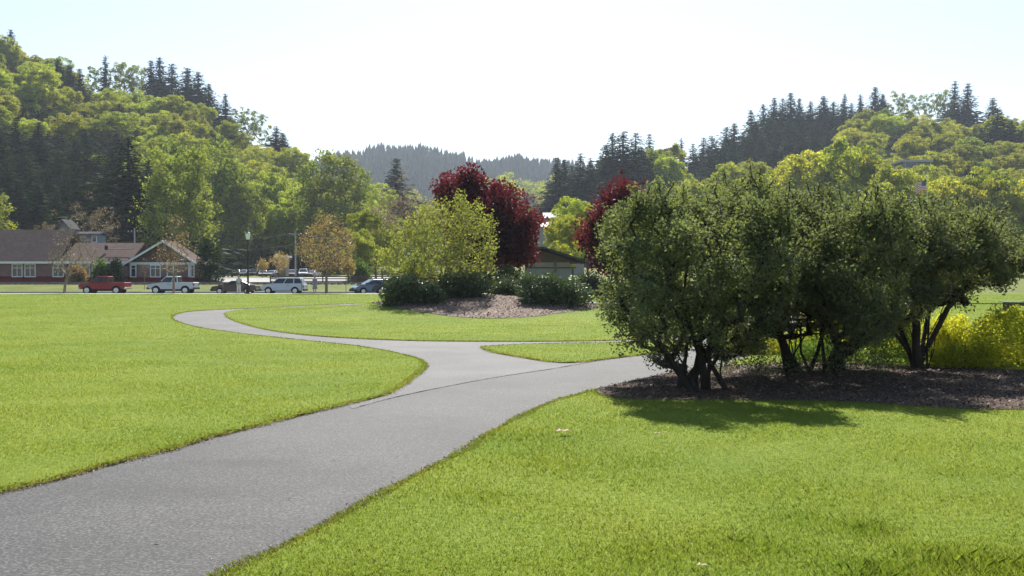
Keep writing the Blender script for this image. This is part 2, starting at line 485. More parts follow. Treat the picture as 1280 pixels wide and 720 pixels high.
def inside(poly, X, Y):
    poly = np.asarray(poly, float); res = np.zeros(np.shape(X), bool)
    n = len(poly); j = n - 1
    for i in range(n):
        xi, yi = poly[i]; xj, yj = poly[j]
        if yi != yj:
            res ^= ((yi > Y) != (yj > Y)) & (X < (xj - xi) * (Y - yi) / (yj - yi) + xi)
        j = i
    return res
def edge_dist(poly, X, Y):
    poly = np.asarray(poly, float); d = np.full(np.shape(X), 1e9)
    n = len(poly)
    for i in range(n):
        a = poly[i]; b = poly[(i + 1) % n]; ab = b - a
        t = np.clip(((X - a[0]) * ab[0] + (Y - a[1]) * ab[1]) / (ab @ ab + 1e-12), 0, 1)
        d = np.minimum(d, np.hypot(X - a[0] - t * ab[0], Y - a[1] - t * ab[1]))
    return d

def volume_points(rng, poly, D, thick, n, shell=0.45, minpx=2.0, lump=0.0):
    """points through the body of a crown whose outline is poly (photo pixels), D metres away and 2*thick deep"""
    poly = np.asarray(poly, float)
    lo, hi = poly.min(0), poly.max(0)
    out = np.zeros((0, 3))
    while len(out) < n:
        X = rng.uniform(lo[0], hi[0], n * 3); Y = rng.uniform(lo[1], hi[1], n * 3)
        k = inside(poly, X, Y); X, Y = X[k], Y[k]
        d = edge_dist(poly, X, Y); k = d > minpx; X, Y, d = X[k], Y[k], d[k]
        dm = max(d.max(), 1)
        q = np.clip(d / dm, 0, 1); half = thick * np.sqrt(q * (2 - q))
        s = rng.uniform(-1, 1, len(X)); s = np.sign(s) * np.abs(s) ** shell
        dep = D + s * half
        out = np.vstack([out, np.stack([(X - CX) / F * dep, dep, EYE + (HY - Y) / F * dep], 1)])
    return out[:n]

def shaped_plant(name, label, cat, poly, D, thick, base, tips, per, sig, L, Wd, leaf, bark, seed, shoots=0, slen=.12, clump=None, fill=0,  stems=None, rtip=0.006, seglen=0.3,
                 up=0.45, group=None, shell=0.5, power=0.45, flat=1.0, tone_clump=0.4, minpx=2.0, trunkname='trunk', crownname='crown', sides=6):
    rng = np.random.default_rng(seed)
    if clump:      # twigs gathered into boughs, with gaps between them
        nc, cr = clump
        Cc = volume_points(rng, poly, D, thick, nc, shell, minpx + cr * F / D * .55)
        k_ = rng.integers(0, nc, tips); o_ = unit(rng, tips) * (rng.uniform(.25, 1, tips) ** .5)[:, None]; o_[:, 2] = np.where(o_[:, 2] < -.3, -o_[:, 2] * .6, o_[:, 2])
        T = Cc[k_] + o_ * (cr * rng.uniform(.65, 1.3, nc)[k_])[:, None]
        if fill: T = np.vstack([T, volume_points(rng, poly, D, thick, int(tips * fill), shell, minpx + 5)])
    else:
        T = volume_points(rng, poly, D, thick, tips, shell, minpx)
    T[:, 2] = np.maximum(T[:, 2], H(T[:, 0], T[:, 1]) + sig * 1.2)
    weights = np.full(len(T), float(per))
    if shoots:      # young shoots standing out of the crown
        hi_ = np.argsort(-T[:, 2] + rng.normal(size=len(T)) * (T[:, 2].max() - T[:, 2].min()) * .22)[:shoots]
        add = []
        for j in hi_:
            dv = np.array([rng.normal() * .35, rng.normal() * .35, 1.0]); dv /= np.linalg.norm(dv)
            for q in range(1, 2 + rng.integers(1, 4)): add.append(T[j] + dv * slen * (q + .4) + rng.normal(size=3) * slen * .15)
        T = np.vstack([T, np.array(add)]); weights = np.concatenate([weights, np.full(len(add), per * .16)])
    root = thing(name, label, cat, base, group=group)
    b = np.array(base)
    if stems is None:
        c = T.mean(0)
        stems = [[b + [0, 0, -0.05], b + (c - b) * 0.12, b + (c - b) * 0.3 + rng.normal(size=3) * 0.03]]
    nodes, par, ends = skeleton(rng, stems, T, seglen)
    tm = limb_mesh(nodes - b, par, rtip, power, sides=sides)
    link(trunkname, tm, bark, root)
    cm = leaves_at(rng, T - b, weights, np.where(weights < per, sig * .5, sig), L, Wd, up, tone_clump, flat=flat)
    link(crownname, cm, leaf, root)
    return root

def dome_tree(rng, root, h, w, leaf, bark, nclump, per, L, tf):
    """a crown of many small leafy domes round a few big limbs"""
    lobes = [(0, 0, h * .60, w * .30)]
    for i in range(7):
        a = rng.uniform(0, 2 * PI); r = w * rng.uniform(.14, .30)
        lobes.append((r * math.cos(a), r * math.sin(a), h * rng.uniform(.34, .80), w * rng.uniform(.17, .27)))
    T, NV, R = [], [], []
    while len(T) < nclump:
        lx, ly, lz, lr = lobes[rng.integers(len(lobes))]
        d = unit(rng, 1)[0]
        if d[2] < -.2 and rng.uniform() < .6: d[2] = -d[2]
        p = np.array([lx, ly, lz]) + d * lr * np.array([1, 1, .62 * h / w + .25]) * rng.uniform(.8, 1.05)
        if p[2] < h * tf or p[2] > h: continue
        T.append(p); NV.append(d); R.append(w * rng.uniform(.045, .10))
    T, NV, R = map(np.array, (T, NV, R))
    T[:, 2] *= h / T[:, 2].max() * .98
    nodes, par, ends = skeleton(rng, [[(0, 0, -1.0), (0, 0, h * tf * .5), (rng.normal() * .2, rng.normal() * .2, max(h * tf, h * .25))]], T, h * .12)
    link('trunk', limb_mesh(nodes, par, h * .0022, .5, sides=5), bark, root)
    idx = np.repeat(np.arange(len(T)), rng.poisson(per, len(T))); n = len(idx)
    d = unit(rng, n) + NV[idx] * .35 + np.array([0, 0, .35]); d /= np.linalg.norm(d, axis=1, keepdims=True)
    C = T[idx] + d * (R[idx] * rng.uniform(.55, 1.12, n))[:, None] * np.array([1, 1, .8])
    Nn = d + rng.normal(size=(n, 3)) * .42; Nn /= np.linalg.norm(Nn, axis=1, keepdims=True)
    sc = rng.uniform(.6, 1.3, n); ct = rng.uniform(0, 1, len(T))
    me = leaf_mesh('crown', C, np.cross(Nn, unit(rng, n)), Nn, L * sc, L * .62 * sc, np.clip(ct[idx] * .45 + rng.uniform(0, .55, n), 0, 1))
    link('crown', me, leaf, root)
    return root

# ---- prototypes of the hill trees (built once, about the origin, then copied)
def proto_broadleaf(seed, h, w, leaf, bark, nclump=60, per=46, L=0.30, trunk_frac=0.25, slim=False, name='broadleaf_tree'):
    rng = np.random.default_rng(seed)
    root = thing(name, 'x', 'tree')
    T = []
    if slim:
        axes = [(rng.normal() * 0.12 * w, rng.normal() * 0.12 * w, rng.uniform(0.75, 1.0)) for _ in range(5)]
        while len(T) < nclump:
            a = axes[rng.integers(len(axes))]
            t = rng.uniform(trunk_frac, 1.0) ** 0.85
            r = w * 0.5 * (math.sin(PI * min(1, max(0, (t - trunk_frac * 0.6) / (1.04 - trunk_frac * 0.6))) ** 0.8) ** 0.7) * math.sqrt(rng.uniform(0.1, 1)) * 0.75
            th = rng.uniform(0, 2 * PI)
            T.append((a[0] + r * math.cos(th), a[1] + r * math.sin(th), t * h * a[2]))
        sig = np.array([rng.uniform(0.35, 0.7) for _ in T]) * w / 7
    else:
        return dome_tree(rng, root, h, w, leaf, bark, nclump, per, L, trunk_frac)
    T = np.array(T)
    T[:, 2] *= h / max(T[:, 2].max(), 0.1) * 0.97
    nodes, par, ends = skeleton(rng, [[(0, 0, -1.0), (0, 0, h * trunk_frac * 0.5), (rng.normal() * .2, rng.normal() * .2, h * trunk_frac)]] , T, h * 0.12)
    link('trunk', limb_mesh(nodes, par, h * 0.0022, 0.5, sides=5), bark, root)
    link('crown', leaves_at(rng, T, per, sig, L, L * 0.62, 0.8, 0.45, flat=0.8), leaf, root)
    return root

def proto_conifer(seed, h, r0, leaf, bark, sparse=1.0, levels=26, droop=0.35, shape=0.85):
    rng = np.random.default_rng(seed)
    root = thing('conifer_tree', 'x', 'tree')
    C, D, Nn, L, Wd, tone = [], [], [], [], [], []
    for i in range(levels):
        t = 0.06 + 0.94 * (i + rng.uniform(-.3, .3)) / levels
        z = h * min(t, 0.995)
        R = r0 * (1 - min(t, .995)) ** (shape + .15) * rng.uniform(0.70, 1.12) + 0.02
        nb = max(4, int((9 - 3 * t) * sparse)); a0 = rng.uniform(0, 2 * PI)
        for b in range(nb):
            a = a0 + 2 * PI * b / nb + rng.normal() * 0.22
            Rb = R * rng.uniform(0.6, 1.15)
            dr = droop * rng.uniform(0.4, 1.3); lift = 0.15 * rng.uniform(0, 1)
            bt = rng.uniform(0, 1)
            steps = max(2, int(Rb / (h * 0.028)))
            for s in range(steps):
                f = (s + 0.6) / steps
                rad = Rb * f
                p = np.array([math.cos(a) * rad, math.sin(a) * rad, z - dr * Rb * f * f + lift * Rb * f])
                for q in range(3):
                    side = rng.normal() * 0.6
                    d = np.array([math.cos(a + side), math.sin(a + side), -0.35 * f - 0.1 + rng.normal() * 0.25])
                    C.append(p + rng.normal(size=3) * h * 0.008); D.append(d)
                    nn = np.array([rng.normal() * .8, rng.normal() * .8, .55]); Nn.append(nn / np.linalg.norm(nn))
                    l = h * 0.032 * rng.uniform(0.7, 1.4) * (1.15 - 0.5 * f) * (1.1 - .92 * t)
                    L.append(l); Wd.append(l * 0.42); tone.append(0.5 * bt + 0.5 * rng.uniform())
    C, D, Nn = map(np.array, (C, D, Nn))
    MB().tube([(0, 0, -1.5), (0, 0, h * .5), (0, 0, h * .985)], [h * .016, h * .009, h * .001], 7).build('trunk', bark, root)
    link('crown', leaf_mesh('crown', C, D, Nn, np.array(L), np.array(Wd), np.array(tone)), leaf, root)
    return root

# ------------------------------------------------------------------ camera, sky, sun
cam = bpy.data.cameras.new('camera'); cam.sensor_width = 36; cam.lens = F / 1280 * 36
cam.clip_start = 0.1; cam.clip_end = 6000
co = bpy.data.objects.new('camera', cam); COL.objects.link(co); scene.camera = co
co.location = (0, 0, EYE); co.rotation_euler = (PI / 2 - math.atan((360 - HY) / F), 0, 0)

SUN_EL, SUN_AZ = math.radians(45.0), math.radians(2)      # azimuth from +Y towards +X: the sun stands ahead of the camera
w = bpy.data.worlds.new('World'); scene.world = w; w.use_nodes = True
nt = w.node_tree; bg = nt.nodes['Background']
sky = nt.nodes.new('ShaderNodeTexSky'); sky.sky_type = 'NISHITA'; sky.sun_disc = False
sky.sun_elevation = SUN_EL; sky.sun_rotation = SUN_AZ; sky.air_density = 1.0; sky.dust_density = 0.7; sky.ozone_density = 1.2
nt.links.new(sky.outputs[0], bg.inputs[0]); bg.inputs[1].default_value = 0.076
sl = bpy.data.lights.new('sun', 'SUN'); sl.energy = 4.8; sl.angle = math.radians(0.53); sl.color = (1.0, 0.955, 0.88)
so = bpy.data.objects.new('sun', sl); COL.objects.link(so)
so.rotation_euler = (-(PI / 2 - SUN_EL), 0, -SUN_AZ); so.location = (0, 60, 200)
vs = scene.view_settings
vs.view_transform = 'Standard'; vs.look = 'None'; vs.gamma = 1.0; vs.use_curve_mapping = False; vs.exposure = 1.15
scene.render.film_transparent = False
cy = scene.cycles
cy.use_denoising = True; cy.max_bounces = 7; cy.diffuse_bounces = 3; cy.glossy_bounces = 2; cy.transmission_bounces = 4
cy.transparent_max_bounces = 8; cy.volume_bounces = 0; cy.caustics_reflective = False; cy.caustics_refractive = False
cy.sample_clamp_indirect = 6

# ------------------------------------------------------------------ ground, hills
rngT = np.random.default_rng(5)
ys = np.concatenate([np.arange(-80, 88, 6.0), [92, 95.5, 96.2], np.arange(97, 109, 3.0), [109.0, 109.6], np.arange(110.5, 132, 1.5), np.arange(134, 320, 5.0), np.arange(325, 700, 11.0), np.arange(715, 2200, 32.0)])
xs = np.concatenate([np.arange(-1500, -500, 50.0), np.arange(-500, -160, 12.0), np.arange(-160, 160, 4.0), np.arange(160, 520, 12.0), np.arange(520, 1501, 50.0)])
XX, YY = np.meshgrid(xs, ys)
ZZ = Hflat(XX, YY)
low = (YY > 95.9) & (YY < 109.3) & (XX < 29)
ZZ = ZZ - np.where(YY < 95.9, 0.09, 0) - np.where(low, 0.30, 0)
ZZ += np.where(YY > 190, (rngT.normal(size=ZZ.shape)) * 0.25, 0)
ny, nx = XX.shape
idx = np.arange(ny * nx).reshape(ny, nx)
q = np.stack([idx[:-1, :-1], idx[:-1, 1:], idx[1:, 1:], idx[1:, :-1]], -1).reshape(-1, 4)
gm = raw_mesh('ground', np.stack([XX, YY, ZZ], -1), q.ravel(), np.arange(len(q)) * 4, True)
ground = link('ground', gm, M['ground']); tag(ground, kind='structure')
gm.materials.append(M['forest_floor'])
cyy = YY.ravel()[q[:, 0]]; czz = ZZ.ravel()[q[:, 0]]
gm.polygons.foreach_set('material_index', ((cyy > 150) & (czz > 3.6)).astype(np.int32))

# ------------------------------------------------------------------ lawns, paths, mulch (outlines read off the photograph, laid on the ground)
def gpts(px): return [G(x, y) for x, y in px]
def resample(poly, step, jit=0.0, seed=0):
    rng = np.random.default_rng(seed); out = []
    n = len(poly)
    for i in range(n):
        a = np.array(poly[i]); b = np.array(poly[(i + 1) % n]); L = np.linalg.norm(b - a)
        st = step * max(1.0, 0.5 * (np.linalg.norm(a) + np.linalg.norm(b)) / 9.0)
        m = max(1, int(L / st))
        for k in range(m):
            p = a + (b - a) * k / m
            out.append(p + (rng.normal(size=2) * jit if 0 < k else 0))
    return np.array(out)
def curve(px, sub=5):
    """smooth line through pixel points (Catmull-Rom)"""
    p = np.array(px, float); out = []
    for i in range(len(p) - 1):
        a, b, c, d = p[max(i - 1, 0)], p[i], p[i + 1], p[min(i + 2, len(p) - 1)]
        for k in range(sub):
            t = k / sub
            out.append(0.5 * ((2 * b) + (c - a) * t + (2 * a - 5 * b + 4 * c - d) * t * t + (3 * b - a - 3 * c + d) * t ** 3))
    out.append(p[-1]); return [tuple(v) for v in out]

def sheet(name, poly, grid, zoff, mat, zfun=H, kind='structure', skirt=None, parent=None):
    nb = len(poly); poly = np.asarray(poly, float)
    pts = [Vector(p) for p in poly]
    if grid:
        lo, hi = poly.min(0), poly.max(0)
        gx, gy = np.meshgrid(np.arange(lo[0], hi[0], grid), np.arange(lo[1], hi[1], grid))
        gx, gy = gx.ravel(), gy.ravel()
        k = inside(poly, gx, gy); k[k] &= edge_dist(poly, gx[k], gy[k]) > grid * 0.3
        pts += [Vector((x, y)) for x, y in zip(gx[k], gy[k])]
    v, e, f, *_ = delaunay_2d_cdt(pts, [(i, (i + 1) % nb) for i in range(nb)], [list(range(nb))], 1, 1e-5)
    v = np.array([(p[0], p[1]) for p in v])
    V = np.column_stack([v, zfun(v[:, 0], v[:, 1]) + zoff])
    me = bpy.data.meshes.new(name); me.from_pydata([tuple(x) for x in V], [], [tuple(x) for x in f]); me.update()
    bm = bmesh.new(); bm.from_mesh(me)
    bmesh.ops.recalc_face_normals(bm, faces=bm.faces)
    if sum(x.normal.z for x in bm.faces) < 0: bmesh.ops.reverse_faces(bm, faces=bm.faces)
    bm.to_mesh(me); bm.free()
    me.polygons.foreach_set('use_smooth', np.ones(len(me.polygons), bool))
    o = link(name, me, mat, parent)
    if kind: tag(o, kind=kind)
    if skirt:
        zt = zfun(poly[:, 0], poly[:, 1]) + zoff - 0.001
        pv_, nx_ = np.roll(poly, 1, axis=0), np.roll(poly, -1, axis=0); tg_ = nx_ - pv_; tg_ /= (np.linalg.norm(tg_, axis=1, keepdims=True) + 1e-9)
        sg_ = 1 if np.sum(poly[:, 0] * nx_[:, 1] - nx_[:, 0] * poly[:, 1]) > 0 else -1
        outp = poly + np.column_stack([tg_[:, 1], -tg_[:, 0]]) * sg_ * skirt * 1.3
        Vs = np.vstack([np.column_stack([poly, zt]), np.column_stack([outp, zt - skirt])])
        Fs = [(i, (i + 1) % nb, nb + (i + 1) % nb, nb + i) for i in range(nb)]
        me2 = bpy.data.meshes.new('soil_edge'); me2.from_pydata([tuple(x) for x in Vs], [], Fs); me2.update()
        link('soil_edge', me2, M['soil'], o)
    return o

# left lawn
eL = curve([(-60, 628), (0, 612), (60, 599), (130, 580), (200, 562), (300, 536), (380, 516), (440, 502), (478, 493), (497, 484), (515, 471), (529, 460), (527, 451), (505, 443.5), (460, 434.5), (420, 429.5), (380, 425.5), (330, 420), (290, 415.5), (250, 409.5), (226, 403.5), (215, 398), (219, 393), (238, 389), (275, 386.6), (320, 384.8), (360, 382.8), (400, 381), (450, 379)])
back = [(-30, 62.5), (-20, 63)]
LAWN_L = gpts(eL) + [(-4.0, 65.0), (4, 65.5), (12, 65), (18, 63.5), (24, 62), (40, 61.5), (40, 70)] + [(120, 70), (120, 96), (-140, 96), (-140, 20), (-40, -8), (-8.4, -8)]
# island with the mound
eI = curve([(281, 391.5), (286, 397), (300, 403), (330, 411), (380, 418), (430, 421.6), (480, 424), (560, 425.8), (680, 426), (770, 424.6), (830, 421)])
eIb = curve([(450, 380.8), (400, 382.4), (360, 384.3), (320, 386), (295, 388)])
ISLAND = gpts(eI) + [(7.6, 30), (9.3, 35), (10.5, 42), (10.5, 50), (9.0, 57), (5, 60.5), (-2, 60.5)] + gpts(eIb)
# wedge between the two paths
eW = curve([(601, 433.5), (640, 430.8), (700, 429), (770, 428), (820, 426.2), (850, 425.5)]) + curve([(868, 431), (845, 437.5), (815, 441), (760, 447.5), (720, 452), (690, 451.5), (650, 445.5), (618, 440)])
WEDGE = gpts(eW)
# lawn in front
eF = curve([(200, 762), (280, 716), (340, 690), (400, 660), (450, 632), (500, 605), (540, 585), (580, 563), (620, 538), (655, 519), (690, 503), (720, 494), (742, 488)])
mF = curve([(742, 488), (755, 495), (790, 499), (860, 500.5), (1000, 501), (1080, 504), (1140, 508), (1200, 511), (1290, 513), (1800, 519)])
LAWN_F = gpts(eF) + gpts(mF)[1:] + [(40, 12.0), (40, -8), (-6.0, -8)]
# mulch bed under the dark shrubs
mB = curve([(742, 488), (775, 480), (815, 471), (840, 466), (880, 461), (930, 457), (1000, 455), (1080, 455), (1150, 459), (1240, 462), (1320, 464), (1800, 470)])
MULCH = gpts(mB) + gpts(mF)[::-1][:-1]
# lawn beyond the bed
LAWN_R = [G(905, 457.0), G(950, 440), (10.2, 30), (12.6, 38), (13.3, 46), (13, 54), (14.5, 59), (22, 59.3), (60, 59), (120, 60), (120, 20)] + [G(1800, 469.5)] + gpts(mB[::-1])[1:-28]
LAWN_R = [p for p in LAWN_R]

lawn_polys = []
for nm, pl, g in (('lawn', LAWN_L, 7.0), ('lawn', ISLAND, 1.2), ('lawn', WEDGE, 2.0), ('lawn', LAWN_F, 3.0), ('lawn', LAWN_R, 6.0)):
    rp = resample(pl, 0.10, 0.022, 3)
    lawn_polys.append(rp)
    sheet(nm, rp, g, 0.0, M['lawn'], skirt=0.042)
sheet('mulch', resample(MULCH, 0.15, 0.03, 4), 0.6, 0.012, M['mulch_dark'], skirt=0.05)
PATH = [(-30, -7.5), (5, -7.5), (6.5, 14), (8, 20), (15, 40), (16, 68), (-60, 69), (-60, 20)]
sheet('path', PATH, 0, -0.026, M['path'], zfun=lambda x, y: np.zeros_like(x))
# the older loop path meets the main path along a dirt filled seam
seam = curve([(440, 509), (492, 495), (560, 481), (620, 470), (690, 459.5), (745, 450), (790, 443)])
LOOP = gpts(seam) + [(6.6, 25), (9.3, 26), (14, 40), (14, 66), (-34, 67), (-34, 38), (-12, 30)] + gpts([(330, 470), (430, 500)])
sheet('path', LOOP, 0, -0.022, M['path2'], zfun=lambda x, y: np.zeros_like(x))
sg = np.array(gpts(seam[1:])); 
st = resample(np.vstack([sg, sg[::-1] + np.array([0.0, 0.03])]), 0.07, 0.011, 8)
sheet('path_seam', st, 0, -0.0185, M['crack'], zfun=lambda x, y: np.zeros_like(x))

# mulch on the mound
mm = curve([(468, 379.6), (490, 384), (530, 391), (570, 396.3), (610, 398.4), (660, 396.8), (700, 392), (738, 387.0), (765, 383)])
MM = [GM(x, y) for x, y in mm] + [(6.2, 49), (5, 53), (0, 55.5), (-4, 54.5), (-6.4, 52), (-7.2, 50)]
mr = resample(MM, 0.12, 0.03, 6)
sheet('mulch', mr, 0.5, 0.016, M['mulch'])

# ---- grass blades over the lawns, thinned so that they stay even in the picture
rng = np.random.default_rng(11)
def grass_blades(n, seed, dmin, dmax, hk=1.0):
    rng = np.random.default_rng(seed)
    px = rng.uniform(-300, 1600, n); D = np.exp(rng.uniform(math.log(dmin), math.log(dmax), n))
    X = (px - CX) / F * D
    keep = np.zeros(n, bool); ed = np.full(n, 9.0)
    for rp in lawn_polys:
        k = inside(rp, X, D)
        keep |= k
        if k.any(): ed[k] = edge_dist(rp[::2], X[k], D[k])
    keep &= ~inside(mr, X, D)
    X, D, ed = X[keep], D[keep], ed[keep]
    return X, D, ed
X, D, ed = grass_blades(1550000, 21, 4.7, 94)
n = len(X)
th = rng.uniform(0, 2 * PI, n)
wd = 0.0019 * np.maximum(1, D / 6.5) ** .9 * rng.uniform(.7, 1.3, n)
lumps = 0.5 + 0.5 * np.sin(X * 2.1 + 1.3 * np.sin(D * 1.7)) * np.sin(D * 2.3 + 1.1 * np.sin(X * 1.3))
hh = 0.0205 * rng.uniform(0.5, 1.35, n) * np.maximum(1, D / 30) ** 0.3 * (0.8 + 0.4 * lumps)
# taller weedy tufts low in the right corner and beside the path end
rough_ = np.zeros(n)
for (tx, ty, r, k) in [(2.0, 5.35, .30, 2.2), (2.5, 5.6, .32, 2.8), (2.25, 6.3, .22, 1.6), (1.45, 5.9, .22, .9), (2.9, 5.4, .34, 2.6), (1.9, 6.6, .25, .7), (0.75, 5.8, .18, .7), (1.1, 13.9, .25, 1.6), (-.2, 7.2, .2, .6), (3.6, 8.2, .35, .7), (1.2, 8.6, .25, .5)]:
    rough_ = np.maximum(rough_, k * np.exp(-((X - tx) ** 2 + (D - ty) ** 2) / r ** 2))
hh *= 1 + rough_ * rng.uniform(0.2, 1.0, n)
edge = np.exp(-(ed / 0.07) ** 2)
hh *= 1 + edge * 0.35
patch = np.zeros(n)
rp_ = np.random.default_rng(5)
for q in range(90):     # clover, thin and lush spots
    cx_, cy_, r_, k_ = rp_.uniform(-30, 26), 4.5 + 55 * rp_.uniform() ** 2, rp_.uniform(.15, 1.1), rp_.uniform(-1, 1)
    patch += k_ * np.exp(-(((X - cx_) / (r_ * 1.7)) ** 2 + ((D - cy_) / r_) ** 2))
hh *= np.clip(1 - .35 * patch, .6, 1.6)
lean = rng.uniform(0.2, 1.25, n) * hh
la = rng.uniform(0, 2 * PI, n)
z0 = H(X, D) - 0.006
B = np.stack([X, D, z0], 1)
s = np.stack([np.cos(th), np.sin(th), np.zeros(n)], 1) * wd[:, None]
tip = B + np.stack([np.cos(la) * lean, np.sin(la) * lean, hh], 1)
mid = B + np.stack([np.cos(la) * lean * 0.3, np.sin(la) * lean * 0.3, hh * 0.6], 1)
V = np.stack([B - s, B + s, mid + s * 0.75, tip, mid - s * 0.75], 1)
tone = np.clip(0.33 + 0.28 * rng.uniform(0, 1, n) + 0.18 * lumps + .24 * patch - .22 * np.minimum(rough_, 1.5), 0, 1)
dry = np.clip((rng.uniform(0, 1, n) < 0.03 + .10 * np.clip(patch, 0, 1)).astype(float) * 0.75 + edge * (rng.uniform(0, 1, n) < 0.45) * 0.8, 0, 1)
# ragged fringe hanging over the lawn edges onto the path
FV, FT, FD = [], [], []
for rp in lawn_polys[:4]:
    a = rp; b = np.roll(rp, -1, axis=0); m_ = 0.5 * (a + b); e_ = b - a; Ln = np.linalg.norm(e_, axis=1) + 1e-9
    near = (m_[:, 1] > 4.5) & (m_[:, 1] < 70) & (np.abs(m_[:, 0]) < m_[:, 1] * .56 + 1)
    ar = 0.5 * np.sum(a[:, 0] * b[:, 1] - b[:, 0] * a[:, 1]); sg = 1 if ar > 0 else -1
    for i in np.where(near)[0]:
        dd = m_[i, 1]; k_ = rng.poisson(Ln[i] * 620 / max(1, dd / 7.0) ** 1.1)
        if not k_: continue
        t_ = rng.uniform(0, 1, k_)[:, None]; out_ = np.array([e_[i, 1], -e_[i, 0]]) / Ln[i] * sg
        o_ = rng.uniform(-.05, .06, k_) * (0.5 + 0.5 * abs(math.sin(m_[i, 0] * 3.1 + m_[i, 1] * 2.3)) + .35 * math.sin(m_[i, 0] * 11))
        p_ = a[i] + e_[i] * t_ + out_ * o_[:, None]
        hb = 0.034 * rng.uniform(.4, 1.3, k_); ww = 0.0026 * max(1, dd / 6.5)
        an = rng.uniform(0, 2 * PI, k_); sv_ = np.stack([np.cos(an), np.sin(an), 0 * an], 1) * ww
        bz_ = np.where(o_ > 0, -.010, -.002); B_ = np.column_stack([p_, bz_])
        tp = B_ + np.column_stack([out_[0] * hb * .7 + rng.normal(size=k_) * .012, out_[1] * hb * .7 + rng.normal(size=k_) * .012, hb * rng.uniform(.1, .9, k_)])
        md_ = (B_ + tp) / 2 + np.array([0, 0, .008])
        FV.append(np.stack([B_ - sv_, B_ + sv_, md_ + sv_ * .75, tp, md_ - sv_ * .75], 1)); FT.append(rng.uniform(0, .8, k_)); FD.append((rng.uniform(0, 1, k_) < .42) * rng.uniform(.4, 1, k_))
V = np.concatenate([V] + FV); tone = np.concatenate([tone] + FT); dry = np.concatenate([dry] + FD); n = len(V)
gme = raw_mesh('grass', V, np.arange(5 * n), np.arange(n) * 5, True, {'tone': tone, 'dry': dry})
tag(link('grass', gme, M['blade']), 'short mown grass covering the lawns', 'grass', kind='stuff')

# ---- bark chips strewn over the beds
def chips(name, poly, n, seed, size, label, pw=1.4):
    rng = np.random.default_rng(seed); poly = np.asarray(poly)
    lo, hi = poly.min(0), poly.max(0); P = np.zeros((0, 2))
    while len(P) < n:
        q = rng.uniform(lo, hi, (n * 2, 2)); P = np.vstack([P, q[inside(poly, q[:, 0], q[:, 1])]])
    P = P[:n]; z = H(P[:, 0], P[:, 1]) + 0.018 + rng.uniform(0, 0.02, n)
    Nn = rng.normal(size=(n, 3)) * 0.45 + [0, 0, 1]; Nn /= np.linalg.norm(Nn, axis=1, keepdims=True)
    Dd = np.cross(Nn, unit(rng, n))
    me = leaf_mesh(name, np.column_stack([P, z]), Dd, Nn, size * rng.uniform(.5, 1.4, n), size * .5 * rng.uniform(.5, 1.2, n), rng.uniform(0, 1, n) ** pw)
    tag(link(name, me, M['chip']), label, 'mulch', kind='stuff')
M['grit'] = foliage('pale grit', (0.13, 0.12, 0.11), (0.50, 0.46, 0.40), 0.0, (1, 1, 1), 0.02, 0.5, 0, 0)
rg_ = np.random.default_rng(77); GP = []
for rp in lawn_polys[:4]:
    a = rp; b = np.roll(rp, -1, axis=0); e_ = b - a; Ln = np.linalg.norm(e_, axis=1) + 1e-9; sg = 1 if np.sum(a[:, 0] * b[:, 1] - b[:, 0] * a[:, 1]) > 0 else -1
    for i in np.where((a[:, 1] > 4.5) & (a[:, 1] < 24) & (np.abs(a[:, 0]) < a[:, 1] * .56 + 1))[0]:
        k_ = rg_.poisson(Ln[i] * 70); out_ = np.array([e_[i, 1], -e_[i, 0]]) / Ln[i] * sg
        GP += [a[i] + e_[i] * rg_.uniform() + out_ * (.045 + rg_.exponential(.045)) for _ in range(k_)]
GP = np.array(GP); ng = len(GP); Nn = rg_.normal(size=(ng, 3)) * .5 + [0, 0, 1]; Nn /= np.linalg.norm(Nn, axis=1, keepdims=True)
tag(link('edge_grit', leaf_mesh('edge_grit', np.column_stack([GP, np.full(ng, -.017)]), np.cross(Nn, unit(rg_, ng)), Nn, .006 * rg_.uniform(.5, 1.5, ng), .0045 * rg_.uniform(.5, 1.4, ng), rg_.uniform(0, 1, ng)), M['grit']),
    'pale grit and crumbs of turf along the path edges', 'grit', kind='stuff')
rg_ = np.random.default_rng(78); nd = 150      # leaf crumbs blown onto the path
dD = np.exp(rg_.uniform(math.log(5.3), math.log(19), nd)); dx_ = np.where(dD < 12, (rg_.uniform(.02, .98, nd) * 2.6 - 3.0) + (dD - 6) * .36, rg_.uniform(-1.4, 2.4, nd))
ok_ = ~np.any([inside(rp, dx_, dD) for rp in lawn_polys], axis=0); dx_, dD = dx_[ok_], dD[ok_]; nd = len(dD)
Nn = rg_.normal(size=(nd, 3)) * .3 + [0, 0, 1]; Nn /= np.linalg.norm(Nn, axis=1, keepdims=True)
tag(link('leaf_crumbs', leaf_mesh('leaf_crumbs', np.column_stack([dx_, dD, np.full(nd, -.015)]), np.cross(Nn, unit(rg_, nd)), Nn, .011 * rg_.uniform(.5, 1.6, nd), .007 * rg_.uniform(.5, 1.4, nd), rg_.uniform(0, 1, nd) ** 2), M['chip']),
    'scattered brown leaf crumbs on the path', 'litter', kind='stuff')
mnear = [p for p in MULCH if p[0] < 13]
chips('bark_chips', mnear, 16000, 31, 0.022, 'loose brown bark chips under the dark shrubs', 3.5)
chips('bark_chips', mr, 9000, 32, 0.05, 'loose bark chips covering the planted mound')

